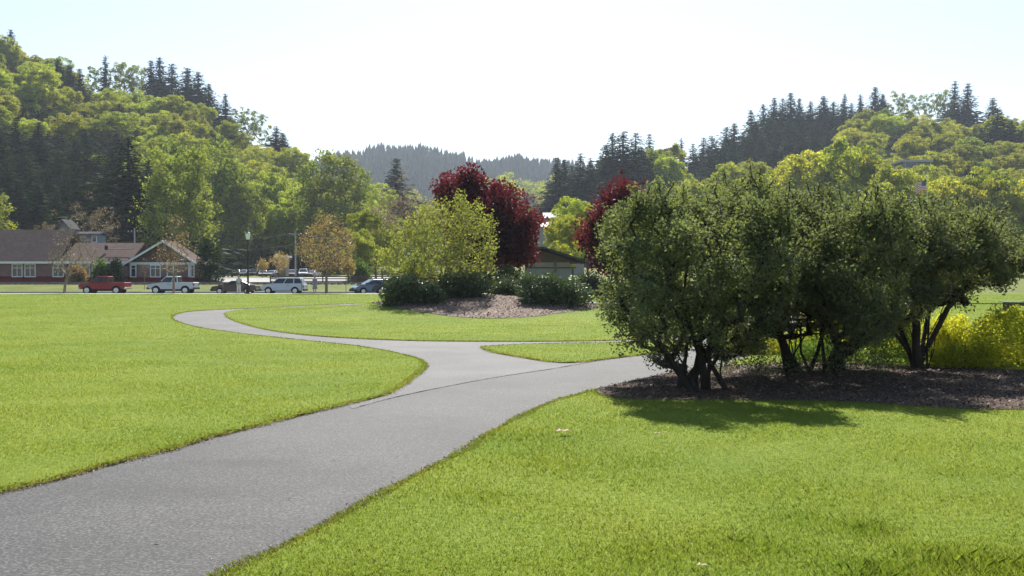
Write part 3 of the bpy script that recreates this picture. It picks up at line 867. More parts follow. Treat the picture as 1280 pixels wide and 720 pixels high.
# ------------------------------------------------------------------ plants in the park
M['olive_leaf'] = foliage('dark olive leaf', (0.064, 0.080, 0.040), (0.170, 0.192, 0.088), 0.48, (1.5, 1.55, 0.8), 0.028, 0.6, 0.06, 0.005)
M['gold_leaf'] = foliage('golden spirea leaf', (0.20, 0.255, 0.022), (0.62, 0.60, 0.075), 0.5, (1.4, 1.35, 0.65), 0.012, 0.5, 0.08, 0.008)
M['shade_leaf'] = foliage('mid green shrub leaf', (0.05, 0.09, 0.018), (0.11, 0.17, 0.03), 0.45, (1.5, 1.5, 0.7), 0.015, 0.5, 0.06, 0.01)
M['yellow_leaf'] = foliage('yellow spring leaf', (0.125, 0.145, 0.042), (0.30, 0.325, 0.100), 0.5, (1.35, 1.3, 0.6), 0.015, 0.5, 0, 0)
M['red_leaf'] = foliage('purple maple leaf', (0.030, 0.008, 0.010), (0.088, 0.018, 0.021), 0.5, (2.0, 1.15, 1.2), 0.02, 0.5, 0.05, 0.004)
M['rhodo_leaf'] = foliage('leathery evergreen leaf', (0.034, 0.055, 0.020), (0.092, 0.118, 0.048), 0.25, (1.4, 1.5, 0.6), 0.05, 0.42, 0.08, 0.008)
M['bud_leaf'] = foliage('orange brown bud leaf', (0.24, 0.14, 0.065), (0.28, 0.26, 0.085), 0.45, (1.4, 1.2, 0.7), 0.03, 0.4, 0.05, 0.01)
M['dead_leaf'] = foliage('brown twig leaf', (0.15, 0.12, 0.085), (0.22, 0.18, 0.11), 0.4, (1.3, 1.2, 0.8), 0.03, 0.4, 0.1, 0.01)
M['wood_leaf'] = foliage('fresh green tree leaf', (0.170, 0.205, 0.034), (0.37, 0.400, 0.068), 0.57, (1.45, 1.4, 0.6), 0.01, 0.5, 0.28, 0.018)
M['pop_leaf'] = foliage('cottonwood leaf', (0.105, 0.140, 0.028), (0.235, 0.275, 0.055), 0.46, (1.45, 1.4, 0.65), 0.012, 0.5, 0.14, 0.012)
M['fir_leaf'] = foliage('dark fir needle', (0.012, 0.024, 0.012), (0.034, 0.052, 0.022), 0.22, (1.3, 1.4, 0.6), 0.01, 0.6, 0.25, 0.02)

def stem_set(rng, base, tops, r0=0.10):
    out = []
    for (x, y, z) in tops:
        b = np.array(base) + np.array([rng.normal() * r0, rng.normal() * r0, -0.05])
        t = np.array((x, y, z)); m = b + (t - b) * 0.45 + np.array([0, 0, 0.12 * np.linalg.norm(t - b)]) * 0.6
        out.append([b, (b + m) / 2 + rng.normal(size=3) * 0.03, m, m + (t - m) * .5 + rng.normal(size=3) * 0.04, t])
    return out

def roughen(poly, amp, seed):
    rg = np.random.default_rng(seed); out = []
    for i in range(len(poly)):
        a = np.array(poly[i], float); c = np.array(poly[(i + 1) % len(poly)], float)
        for t in (0, .33, .66): out.append(tuple(a + (c - a) * t + rg.normal(size=2) * amp * (.4 if t == 0 else .8)))
    return out
BIG = [
 dict(n='dark_shrub', l='large dark olive shrub at the path end, its thick clumped stems nearest the path', base=(880, 489), D=14.3, thick=1.5,
      poly=[(758, 272), (770, 255), (800, 243), (832, 231), (850, 236), (866, 232), (885, 238), (905, 232), (945, 246), (985, 268), (1010, 300), (1012, 350), (1000, 395), (962, 440), (920, 454), (880, 462), (842, 466), (808, 456), (778, 436), (755, 404), (748, 360), (740, 322), (752, 300)],
      st=[(800, 425, -.4), (812, 408, -.2), (838, 400, .4), (870, 402, .6), (890, 370, -.2), (925, 410, -.4), (855, 388, -.5), (884, 385, .2), (902, 395, -.3), (934, 400, .2), (960, 402, .4), (915, 380, .7)], tips=430, seed=1),
 dict(n='dark_shrub', l='tall dark olive shrub behind the path-end one, its crown topping the clump', base=(1000, 466), D=16.4, thick=1.4,
      poly=[(880, 262), (892, 236), (908, 222), (930, 226), (945, 230), (962, 238), (985, 234), (1004, 230), (1022, 240), (1045, 238), (1075, 252), (1092, 285), (1095, 340), (1075, 400), (1040, 425), (985, 432), (925, 420), (890, 380), (880, 310)],
      st=[(985, 395, -.3), (1030, 400, .3), (960, 380, -.2), (972, 385, 0), (987, 378, .3), (1002, 375, -.3), (1018, 385, .1), (950, 392, .3), (1045, 388, .2)], tips=330, seed=2),
 dict(n='dark_shrub', l='dense dark shrub in the middle of the clump with low shaded skirts', base=(1048, 462), D=15.1, thick=1.3,
      poly=[(1000, 290), (1030, 262), (1050, 244), (1075, 246), (1092, 240), (1112, 246), (1130, 252), (1142, 275), (1150, 320), (1135, 378), (1118, 420), (1078, 450), (1030, 440), (1000, 392), (985, 345)],
      st=[(1020, 410, .2), (1075, 400, .4), (1040, 395, 0), (1030, 400, -.3), (1050, 385, .2), (1072, 380, -.1), (1092, 396, .3), (1058, 370, .5)], tips=300, seed=3),
 dict(n='dark_shrub', l='spreading dark shrub on forked bare stems beside the golden shrubs', base=(1152, 461), D=17.0, thick=1.5,
      poly=[(1090, 300), (1110, 262), (1132, 249), (1150, 262), (1168, 258), (1192, 251), (1212, 262), (1226, 256), (1256, 268), (1280, 278), (1305, 300), (1312, 340), (1268, 359), (1236, 368), (1210, 384), (1180, 396), (1140, 412), (1108, 415), (1088, 385), (1082, 335)],
      st=[(1112, 400, .3), (1150, 375, .1), (1190, 398, -.3), (1100, 408, -.3), (1122, 388, .2), (1142, 380, -.2), (1162, 385, .3), (1182, 390, -.1), (1200, 385, .4), (1170, 370, .6)], tips=360, seed=4),
]
for b in BIG:
    bx, by = G(*b['base']); rr = np.random.default_rng(b['seed'] + 50)
    tops = []
    for (px, py, dd) in b['st']:
        tops.append(tuple(W(px + (px - b['base'][0]) * .12, py - 22, by + dd + 0.2)))
    st = stem_set(rr, (bx, by, 0), tops, {1: .24, 2: .17, 3: .17, 4: .10}[b['seed']])
    shaped_plant(b['n'], b['l'], 'shrub', roughen(b['poly'], 10, b['seed']), b['D'] + .55, b['thick'] * 1.5, (bx, by, 0.0), int(b['tips'] * 1.7), 80, 0.085, 0.027, 0.014, M['olive_leaf'], M['dbark'],
                 b['seed'], 120, .085, (int(b['tips'] * .22), 0.28), .5, minpx=3,  stems=st, rtip=0.0085, seglen=0.22, up=0.5, group='dark olive shrubs in the bark bed', shell=0.62, power=0.425, tone_clump=0.35)
# low shaded shrub and golden shrubs behind the clump
LOW = [
 ('shade_shrub', 'low dark suckers crowding between the bases of the dark stems', 'shrub', [(860, 480), (880, 455), (915, 440), (950, 436), (1000, 444), (1060, 436), (1105, 442), (1112, 470), (1000, 474)], 16.6, .9, 'olive_leaf', 4, 100, 34, .022),
 ('shade_shrub', 'low mid green shrub in the shade beneath the dark clump', 'shrub', [(1062, 462), (1066, 425), (1085, 402), (1115, 396), (1140, 408), (1150, 440), (1150, 464)], 18.6, .6, 'shade_leaf', 5, 120, 50, .024),
 ('shade_shrub', 'small mid green shrub glimpsed between the dark stems, low on the bark', 'shrub', [(985, 462), (990, 436), (1015, 420), (1045, 425), (1056, 462)], 19.2, .5, 'shade_leaf', 6, 70, 50, .024),
 ('golden_shrub', 'biggest golden shrub, a rounded mound beside the bench', 'shrub', [(1214, 464), (1208, 432), (1218, 408), (1240, 396), (1265, 391), (1300, 393), (1335, 406), (1345, 440), (1340, 468)], 18.3, .9, 'gold_leaf', 7, 300, 62, .028),
 ('golden_shrub', 'mid sized golden shrub just behind the forked dark stems', 'shrub', [(1150, 440), (1160, 412), (1182, 398), (1205, 404), (1222, 420), (1226, 445), (1190, 452)], 19.6, .6, 'gold_leaf', 8, 140, 58, .027),
 ('golden_shrub', 'low yellow green golden shrub spilling onto the bark', 'shrub', [(1158, 468), (1162, 446), (1190, 436), (1225, 440), (1248, 452), (1246, 468)], 17.9, .45, 'gold_leaf', 9, 120, 58, .026),
 ('golden_shrub', 'golden shrub glowing between the thick path-end stems', 'shrub', [(905, 458), (912, 420), (935, 398), (962, 392), (985, 408), (992, 456)], 21.5, .7, 'gold_leaf', 10, 150, 55, .026),
 ('golden_shrub', 'golden shrub behind the middle of the dark clump', 'shrub', [(990, 452), (992, 410), (1015, 388), (1045, 392), (1066, 415), (1068, 450)], 22.0, .7, 'gold_leaf', 11, 130, 55, .026),
 ('golden_shrub', 'golden shrub behind the low arching stem of the forked shrub', 'shrub', [(1085, 440), (1092, 408), (1115, 392), (1142, 396), (1156, 420), (1154, 446)], 21.0, .6, 'gold_leaf', 12, 120, 55, .024),
]
for (nm, lb, ct, pl, D_, th_, lf, sd, tp, per, L_) in LOW:
    px = sum(p[0] for p in pl) / len(pl)
    shaped_plant(nm, lb, ct, pl, D_, th_, at(px, D_), tp, per, 0.10, L_, L_ * .55, M[lf], M['dbark'], sd, 40 if nm == 'golden_shrub' else 0, .05, rtip=0.003, seglen=.2, up=0.4,
                 group='golden shrubs behind the dark clump' if nm == 'golden_shrub' else None, shell=.6, tone_clump=0.55, sides=5)

# plants on the mound
MOUND = [
 ('rhododendron', 'tall dark evergreen shrub under the yellow tree, nearest the parked cars', [(481, 379), (478, 360), (488, 350), (505, 345), (522, 350), (532, 362), (532, 376), (510, 380)], 42.5, .9, 'rhodo_leaf', 21, 150, 36, .075),
 ('rhododendron', 'smallest low evergreen shrub between two larger ones', [(525, 378), (526, 362), (538, 356), (552, 362), (556, 376)], 42.0, .45, 'rhodo_leaf', 22, 60, 36, .07),
 ('rhododendron', 'broad dark evergreen shrub under the yellow crown at the crest of the mound', [(545, 376), (542, 356), (556, 344), (580, 338), (604, 342), (615, 356), (614, 372), (580, 376)], 44.0, 1.0, 'rhodo_leaf', 23, 170, 36, .075),
 ('rhododendron', 'paler evergreen shrub in the gap below the purple maple', [(612, 372), (612, 356), (624, 347), (640, 350), (652, 360), (652, 373)], 46.0, .7, 'rhodo_leaf', 24, 80, 36, .075),
 ('rhododendron', 'wide clipped-looking evergreen shrub alone on the open side of the mound', [(648, 378), (646, 358), (658, 346), (680, 344), (702, 347), (722, 350), (736, 362), (737, 378), (722, 386), (690, 383)], 42.5, 1.0, 'rhodo_leaf', 25, 210, 38, .075),
 ('rhododendron', 'half hidden evergreen shrub behind the wide one, towards the dark clump', [(715, 366), (718, 350), (734, 343), (752, 348), (762, 362), (760, 374)], 47.0, .8, 'rhodo_leaf', 26, 90, 36, .075),
]
for (nm, lb, pl, D_, th_, lf, sd, tp, per, L_) in MOUND:
    px = sum(p[0] for p in pl) / len(pl)
    shaped_plant(nm, lb, 'shrub', pl, D_, th_, at(px, D_), tp, per, 0.16, L_, L_ * .42, M[lf], M['dbark'], sd, rtip=0.006, seglen=.35, up=0.7,
                 group='evergreen shrubs on the mound', shell=.55, tone_clump=0.35, sides=5)
shaped_plant('juniper_shrub', 'low dark spreading conifer shrub in front of the purple maple', 'shrub', [(604, 360), (612, 342), (632, 334), (652, 342), (658, 360), (640, 366)], 49, 1.0, at(632, 49), 110, 34, .18, .07, .03, M['fir_leaf'], M['dbark'], 27, rtip=.006, seglen=.4)
shaped_plant('yellow_tree', 'yellow leaved spring tree with a broad twiggy crown on the mound', 'tree',
             [(474, 336), (470, 318), (484, 312), (482, 296), (495, 290), (498, 274), (514, 268), (522, 256), (538, 256), (548, 247), (562, 254), (576, 246), (588, 256), (602, 256), (606, 270), (618, 278), (616, 294), (628, 304), (618, 320), (622, 336), (600, 345), (585, 352), (560, 356), (530, 352), (500, 350)],
             44.5, 2.3, at(552, 45), 500, 21, .17, .056, .034, M['yellow_leaf'], M['pbark'], 31, 70, .13, rtip=.0075, seglen=.45, up=.5, shell=.75, tone_clump=.4,
             stems=[[at(552, 45) + Vector((dx * .3, 0, -.1)), at(552, 45) + Vector((dx * .7, dy, .9)), at(552, 45) + Vector((dx * 1.6, dy * 2, 1.9))] for dx, dy in ((-.5, .1), (0, -.3), (.45, .2), (.15, .4))])
shaped_plant('purple_maple', 'large purple leaved maple behind the yellow tree', 'tree',
             [(538, 236), (544, 222), (556, 214), (572, 218), (580, 210), (592, 206), (604, 210), (608, 220), (622, 218), (634, 228), (650, 232), (664, 236), (676, 250), (675, 268), (681, 280), (676, 294), (688, 302), (680, 316), (674, 330), (655, 338), (630, 342), (600, 345), (575, 335), (560, 310), (550, 280), (542, 256)],
             55, 3.0, at(618, 55), 330, 52, .36, .105, .07, M['red_leaf'], M['dbark'], 32, 0, .2, (46, .55), .5, minpx=7, rtip=.012, seglen=.6, up=.6, shell=.5, tone_clump=.45)
shaped_plant('purple_maple', 'smaller purple leaved maple half behind the dark clump', 'tree',
             [(724, 306), (730, 290), (736, 274), (746, 264), (745, 246), (757, 238), (769, 230), (784, 228), (798, 234), (806, 250), (806, 290), (796, 326), (774, 345), (750, 340), (738, 326)],
             50, 2.0, at(775, 50), 210, 50, .32, .10, .065, M['red_leaf'], M['dbark'], 33, 8, .2, (30, .6), .6, rtip=.012, seglen=.5, up=.6, shell=.5, tone_clump=.45)

# ------------------------------------------------------------------ street trees
def street_tree(name, label, poly, D_, thick, base_px, tips, per, sig, L_, leaf, bark, seed, rtip=.015, fork=1.9, group=None, power=.45):
    b = at(base_px, D_)
    px = sum(p[0] for p in poly) / len(poly); top = W(px, min(p[1] for p in poly), D_)
    st = [[b + Vector((0, 0, -.2)), b + Vector(((px - base_px) * D_ / F * .15, 0, fork * .55)), b + Vector(((px - base_px) * D_ / F * .4, 0, fork)), b + Vector(((px - base_px) * D_ / F * .7, .1, fork + (top.z - b.z - fork) * .35))]]
    return shaped_plant(name, label, 'tree', poly, D_, thick, b, tips, per, sig, L_, L_ * .6, leaf, bark, seed, stems=st, rtip=rtip, seglen=.5, shell=.9, power=power, group=group)
street_tree('bare_street_tree', 'nearly bare street tree before the long brown roofed building', [(58, 330), (62, 305), (72, 282), (84, 272), (96, 284), (112, 296), (124, 312), (126, 332), (108, 342), (90, 345), (72, 342)], 98, 2.4, 80, 330, 2.0, .22, .085, M['dead_leaf'], M['pbark'], 41, group='nearly bare trees along the street')
street_tree('bare_street_tree', 'nearly bare street tree rising behind the white pickup', [(192, 325), (198, 300), (206, 278), (216, 266), (228, 272), (240, 296), (244, 325), (230, 344), (208, 344)], 98, 2.2, 217, 300, 2.2, .24, .085, M['bud_leaf'], M['pbark'], 42, group='nearly bare trees along the street')
street_tree('bare_street_tree', 'small bare sapling on the verge between the two pickups', [(171, 340), (174, 326), (182, 320), (189, 330), (188, 344), (180, 348)], 113, .6, 180.5, 50, 1.2, .15, .07, M['dead_leaf'], M['pbark'], 43, rtip=.008, fork=1.0)
street_tree('budding_street_tree', 'rounded orange budding street tree beside the street', [(371, 318), (372, 302), (382, 288), (388, 276), (400, 268), (410, 262), (420, 270), (430, 280), (440, 292), (446, 306), (444, 322), (434, 334), (415, 341), (395, 340), (380, 332)], 99.5, 2.6, 408, 420, 9, .27, .085, M['bud_leaf'], M['pbark'], 44)
for i, (px, pt, pb, hw, D_, lb) in enumerate([(328, 322, 342, 9, 190, 'tiny orange budding tree in front of the gravel lot'), (350, 314, 343, 15, 176, 'small orange budding tree beside the pale roofed hut'), (435, 322, 350, 10, 135, 'small orange budding tree right of the rounded street tree')]):
    street_tree('budding_tree', lb, [(px - hw, (pt + pb) / 2), (px - hw * .5, pt + 3), (px, pt), (px + hw * .6, pt + 3), (px + hw, (pt + pb) / 2), (px, pb)], D_, hw * D_ / F, px, 70, 14, .3, .13, M['bud_leaf'], M['pbark'], 45 + i, fork=.8, group='small budding trees by the lot')
for i, (px, pt, hw, D_, nm, lf, lb) in enumerate([
        (126, 326, 7, 126, 'building_shrub', 'shade_leaf', 'mid green upright shrub against the long building wall'),
        (143, 322, 8, 126, 'building_shrub', 'fir_leaf', 'dark upright evergreen shrub at the inner corner of the building'),
        (97, 331, 8, 124, 'building_shrub', 'bud_leaf', 'small golden brown shrub under the long building windows'),
        (262, 288, 14, 128, 'ivy_column', 'fir_leaf', 'dark ivy column at the end of the gabled wing'),
        (520, 318, 24, 118, 'hedge_shrub', 'shade_leaf', 'green shrub behind the mound beyond the street'),
        (450, 326, 12, 140, 'hedge_shrub', 'shade_leaf', 'fresh green shrub beyond the street behind the dark car')]):
    pb = HY - F * (at(px, D_).z - EYE) / D_
    shaped_plant(nm, lb, 'shrub', [(px - hw, pb), (px - hw * .9, (pt + pb) / 2), (px - hw * .5, pt + (pb - pt) * .15), (px, pt), (px + hw * .55, pt + (pb - pt) * .15), (px + hw, (pt + pb) / 2), (px + hw, pb)],
                 D_, hw * D_ / F, at(px, D_), 110, 26, .3, .16, .09, M[lf], M['dbark'], 60 + i, rtip=.012, seglen=.6, minpx=.6)

# ------------------------------------------------------------------ trees beyond the street and on the hills
BL = [proto_broadleaf(100 + i, 14, 11 + i % 3, M['wood_leaf'], M['bark'], nclump=150, per=110, L=.17, trunk_frac=.12) for i in range(6)]
BLS = [proto_broadleaf(120 + i, 14, 8, M['pop_leaf'], M['bark'], nclump=70, per=30, L=.17, trunk_frac=.35, name='thin_tree') for i in range(2)]       # thin, see-through
POP = [proto_broadleaf(110 + i, 24, 9.5, M['pop_leaf'], M['bark'], nclump=120, per=46, L=.26, trunk_frac=.14, slim=True, name='cottonwood_tree') for i in range(3)]
FIR = [proto_conifer(130 + i, 24, 5.4, M['fir_leaf'], M['bark'], 1.5, 34) for i in range(3)]
FIRW = [proto_conifer(140 + i, 22, 6.6, M['fir_leaf'], M['bark'], 1.5, 34, .3, .75) for i in range(2)]
FIRT = [proto_conifer(150, 26, 3.0, M['fir_leaf'], M['bark'], .9, 34, .5, .9)]
BRN = [proto_broadleaf(160, 14, 12, M['dead_leaf'], M['bark'], nclump=95, per=30, L=.11, trunk_frac=.2, name='twiggy_tree')]
HT = {}
for k, lst, h in (('b', BL, 14), ('t', BLS, 14), ('p', POP, 24), ('f', FIR, 24), ('w', FIRW, 22), ('s', FIRT, 26), ('n', BRN, 14)):
    for o in lst: HT[o.name] = h
used = set()
rnd = random.Random(77)
def plant(lst, px, top, D_, label, group=None, wide=1.0, name=None):
    """a hill tree at depth D_ whose tip shows at photo pixel (px, top)"""
    src = rnd.choice(lst); p = at(px, D_)
    h = max(4.0, W(px, top, D_).z - p.z)
    s = h / HT[src.name]
    loc = p - Vector((0, 0, .3)); rz = rnd.uniform(0, 6.28); ws = (s ** .75 if s > 1 else s ** .8) * wide * (2.7 if src.name.startswith('conifer') else 1.0)
    if src.name not in used:
        used.add(src.name); o = src; o.location = loc; o.rotation_euler = (0, 0, rz); o['label'] = label
        if group: o['group'] = group
    else: 
        hs = HT[src.name]
        o = copy_tree(src, label, loc, rz); 
        if group: o['group'] = group
        elif 'group' in o.keys(): del o['group']
    if src.name.startswith('conifer'):
        ws *= rnd.uniform(.78, 1.2); o.rotation_euler = (rnd.gauss(0, .02), rnd.gauss(0, .025), rz)
    o.scale = (ws, ws, s)
    return o

# conifers on the left hillside: px, tip py, depth, (kind)
GL = 'dark conifers among the broadleaf wood on the steeper hillside'
for (px, t, D_, lb) in [(15, 36, 432, 'lone dark conifer at the very top of the steeper hill'), (72, 72, 372, 'broad dark conifer just below the skyline of the steeper hill'), (88, 80, 365, 'dark conifer beside the broad one below the hilltop'), (102, 84, 368, 'leaning thin conifer at the edge of the hilltop group'),
        (132, 68, 418, 'pale sparse conifer on the skyline between bare trees'), (190, 74, 418, 'first dark conifer of the skyline clump on the steeper hill'), (204, 70, 416, 'tallest dark conifer of the skyline clump on the steeper hill'), (216, 78, 420, 'last dark conifer of the dense skyline clump'),
        (237, 82, 412, 'tapered conifer standing clear beside the skyline clump'), (249, 88, 410, 'ragged conifer next to the tapered one on the skyline'), (262, 104, 408, 'small conifer lower down the hill skyline'), (283, 116, 402, 'pair-topped small conifer on the descending skyline'), (345, 156, 372, 'narrow conifer ending the steeper hill skyline'), (353, 164, 370, 'last short conifer at the foot of the skyline')]:
    plant(FIR if px != 132 else FIRT, px, t, D_, lb, 'conifers on the skyline of the steeper hill', 1.0)
for (px, t, D_) in [(12, 105, 330), (40, 112, 325), (20, 148, 265), (75, 160, 290), (52, 170, 250), (95, 172, 262), (140, 178, 235), (122, 188, 240), (74, 188, 236), (10, 198, 215), (36, 205, 208), (62, 208, 212), (150, 128, 330), (130, 138, 320), (108, 160, 290), (-15, 130, 270), (-12, 185, 220), (100, 200, 215), (240, 150, 350), (268, 165, 330), (28, 180, 230), (90, 140, 320), (5, 95, 380), (-30, 150, 250), (48, 150, 270), (84, 215, 205), (115, 215, 200), (22, 222, 200), (50, 225, 198), (-8, 215, 205), (135, 205, 215), (60, 140, 310), (30, 130, 300), (110, 185, 240), (2, 165, 245), (92, 228, 196), (70, 235, 194), (185, 190, 240), (30, 100, 345), (145, 165, 270)]:
    plant(FIR + FIRW, px, t, D_, 'dark conifer in the shaded conifer stand low on the steeper hill', GL)
plant(FIRW, 165, 166, 186, 'big broad dark fir standing behind the gabled building wing', None, 1.15)
plant(FIRW, 178, 215, 196, 'shorter dark fir tucked against the big broad one', None, 1.0)
# right hill conifers
for (px, t, D_, lb) in [(853, 170, 405, 'needle thin dark conifer standing alone on the skyline'), (1075, 116, 482, 'thin pale conifer behind the hilltop house'), (1093, 107, 488, 'broad dark conifer above the hilltop house'), (1102, 116, 486, 'narrow conifer overlapping the broad one above the house'), (1190, 100, 490, 'first tall spire conifer on the gentler hilltop'), (1208, 103, 490, 'second tall spire conifer on the gentler hilltop, wider below'), (1240, 121, 492, 'small conifer tip poking above the broadleaf crown')]:
    plant(FIRT if px in (853, 1075) else FIR, px, t, D_, lb, 'conifers on the skyline of the gentler hill', 1.0)
for (px, t, D_) in [(866, 178, 408), (877, 171, 412), (890, 168, 415), (905, 157, 430), (916, 152, 432), (928, 165, 420), (940, 136, 450), (955, 128, 460), (966, 121, 465), (977, 122, 468), (990, 114, 472), (1001, 121, 470), (1012, 126, 465), (1030, 118, 474), (1041, 126, 470), (1051, 116, 474), (1063, 128, 470), (946, 160, 430), (970, 155, 440), (986, 148, 445), (1000, 155, 440), (1020, 150, 450), (900, 182, 400), (880, 195, 390), (1046, 150, 450), (935, 172, 405), (952, 170, 410), (968, 172, 400), (985, 168, 415), (1002, 170, 410), (1018, 168, 418), (1034, 165, 425), (915, 178, 395), (892, 190, 385), (1052, 168, 425), (1064, 158, 440), (960, 145, 450), (1006, 138, 460), (1024, 136, 462), (942, 150, 440), (910, 172, 410), (1040, 140, 462)]:
    plant(FIR + FIRW, px, t, D_, 'blue-dark conifer in the continuous conifer belt across the gentler hill', 'conifers of the belt on the gentler hill')
for (px, t, D_, lb) in [(1244, 134, 380, 'big dark conifer clump tree low on the gentler hill'), (1262, 148, 375, 'second big dark conifer beside the clump tree'), (1275, 162, 372, 'third big dark conifer at the edge of the clump'), (1205, 162, 410, 'dark conifer half sunk among pale broadleaf trees'), (1226, 158, 405, 'dark conifer next to the half sunk one'), (1085, 165, 430, 'shadowy conifer under the hilltop house'), (1150, 170, 420, 'conifer in the middle band of the gentler hill')]:
    plant(FIRW, px, t, D_, lb, 'big dark conifers low on the gentler hill')
for (px, t, D_, lb) in [(766, 163, 340, 'tallest dark conifer of the central clump'), (778, 162, 338, 'second tall dark conifer of the central clump'), (792, 164, 342, 'third dark conifer of the central clump, broadest'), (757, 178, 345, 'shorter dark conifer at the edge of the central clump'), (803, 182, 345, 'low conifer under the yellow green central trees'), (812, 166, 390, 'thin conifer tip behind the central broadleaf trees'),
        (697, 194, 330, 'slim dark conifer with a bare lower trunk in the valley'), (708, 196, 335, 'dark conifer beside the slim one in the valley'), (723, 189, 325, 'widest dark conifer in the valley'), (738, 195, 330, 'dark conifer right of the widest one in the valley'), (715, 205, 340, 'conifer behind the valley pair'), (493, 195, 330, 'tall dusky conifer rising above the brown twiggy tree')]:
    plant(FIR if px < 760 else FIRW, px, t, D_, lb, 'dark conifers in the valley between the hills')
# see-through skyline trees
for (px, t, D_, lb) in [(122, 84, 420, 'thin leafless looking tree on the skyline of the steeper hill'), (148, 78, 420, 'lacy see-through tree beside the pale conifer'), (160, 78, 420, 'lacy see-through tree with a tall bare stem'), (174, 82, 420, 'last lacy tree before the dark skyline clump'), (300, 134, 396, 'tall stemmed tree with sky showing between its trunks'), (312, 136, 394, 'tall stemmed crown tree on the descending skyline'), (325, 142, 390, 'outer tall stemmed tree on the descending skyline'), (1120, 114, 486, 'lacy broadleaf tree on the gentler hill skyline'), (1133, 116, 488, 'round topped lacy tree right of the hilltop house'), (1152, 118, 488, 'lacy leaning tree on the gentler hill skyline'), (1168, 116, 488, 'broad lacy tree before the tall spires'), (1178, 112, 488, 'lacy tree touching the first tall spire')]:
    plant(BLS, px, t, D_, lb, 'thin see-through trees on the hill skylines', 1.0)

# broadleaf wood: spread evenly in the picture over each slope
def wood(n, seed, pxr, Dr, cond, label, group, lst, hr, gap, wide=1.0, crest=None):
    rg = np.random.default_rng(seed); done = []; tries = 0
    while len(done) < n and tries < 6000:
        tries += 1
        px = rg.uniform(*pxr); D_ = rg.uniform(*Dr); p = at(px, D_)
        h = rg.uniform(*hr); h *= .52 if crest is not None and D_ > np.interp(px, HILLS[crest]['p'], HILLS[crest]['d']) - 32 else 1.0; py = HY - F * (p.z + h * .6 - EYE) / D_
        if not cond(px, D_, p.z): continue
        if any(abs(px - a) < gap * 330 / D_ and abs(py - b) < gap * .55 * 330 / D_ for a, b in done): continue
        done.append((px, py))
        lb = label(px, D_, p.z, h) if callable(label) else label
        plant(lst, px, HY - F * (p.z + h - EYE) / D_, D_, lb, group, wide)
    return len(done)
def lab_left(px, D_, z, h):
    return 'yellow green broadleaf tree high on the steeper wooded hill' if z > 70 else ('yellow green broadleaf tree halfway up the steeper wooded hill' if z > 30 else 'green broadleaf tree at the foot of the steeper wooded hill')
def hill_front(k):
    h = HILLS[k]
    return lambda px, D_: D_ < np.interp(px, h['p'], h['d']) + 8
hf0, hf1 = hill_front(0), hill_front(1)
GW0 = 'broadleaf trees covering the steeper hill'
n0 = wood(140, 1, (-60, 480), (190, 436), lambda px, D_, z: hf0(px, D_) and z > 3 and not (px < 190 and z < 36) and (px > 120 or z > 50 or px < 0), lab_left, GW0, BL, (11, 18), 16, 1.3, 0)
n0 += wood(22, 2, (-60, 190), (250, 436), lambda px, D_, z: hf0(px, D_) and z > 24, lab_left, GW0, BL, (9, 14), 20, 1.3, 0)
GW1 = 'broadleaf trees covering the gentler hill'
n1 = wood(85, 3, (860, 1330), (230, 490), lambda px, D_, z: hf1(px, D_) and z > 12 and not (px < 1065 and z > 30), lambda px, D_, z, h: 'fresh green broadleaf tree high on the gentler hill' if z > 45 else 'fresh green broadleaf tree lower on the gentler hill', GW1, BL, (10, 16), 17, 1.35, 1)
n2 = wood(30, 4, (470, 860), (240, 385), lambda px, D_, z: z > 4, 'pale green broadleaf tree on the low rise in the valley', 'broadleaf trees on the low valley rise', BL + BLS, (7, 12), 26)
n3 = 0
for (px, t, D_, lb) in [(812, 186, 350, 'round yellow green tree before the central conifers'), (832, 182, 352, 'taller yellow green tree of the central pair'), (795, 200, 345, 'small yellow green tree under the central conifers'), (840, 196, 340, 'yellow green tree at the edge of the central group'),
        (985, 206, 250, 'round crowned green tree at the end of the long tree row'), (1010, 186, 240, 'large round crowned green tree above the dark clump'), (1040, 178, 236, 'largest dome shaped green tree above the dark clump'), (1070, 184, 240, 'dome shaped green tree beside the largest one'), (1095, 195, 238, 'green tree between the dome trees and the flat white roof'),
        (1108, 210, 215, 'green row tree left of the flag'), (1132, 222, 205, 'green row tree directly behind the flag'), (1160, 214, 215, 'green row tree under the flat white roof'), (1184, 222, 208, 'green row tree right of the flag'), (1208, 212, 214, 'green row tree with a pointed top'), (1232, 224, 206, 'darker green row tree'), (1256, 215, 212, 'green row tree near the end of the row'), (1284, 222, 206, 'last green row tree in view'),
        (950, 215, 260, 'green tree behind the top of the dark clump'), (915, 222, 270, 'pale tree glimpsed over the dark clump'), (870, 225, 260, 'tree behind the path-end shrub top'), (905, 205, 300, 'brownish green tree in front of the conifer belt'), (1142, 207, 258, 'pale green tree in front of the flat roofed house'), (1085, 188, 320, 'pale green tree behind the dome trees')]:
    plant(BL, px, t, D_, lb, 'green trees behind the dark shrub clump', 1.05)
for (px, t, D_, lb) in [(1095, 157, 462, 'bright green tree directly below the hilltop house'), (1114, 155, 460, 'bright green tree below the little white hilltop house'), (1130, 152, 463, 'bright green tree beside the little white hilltop house'), (1080, 160, 458, 'bright green tree under the end of the hilltop house')]:
    plant(BL, px, t, D_, lb, 'trees below the hilltop house', 1.2)
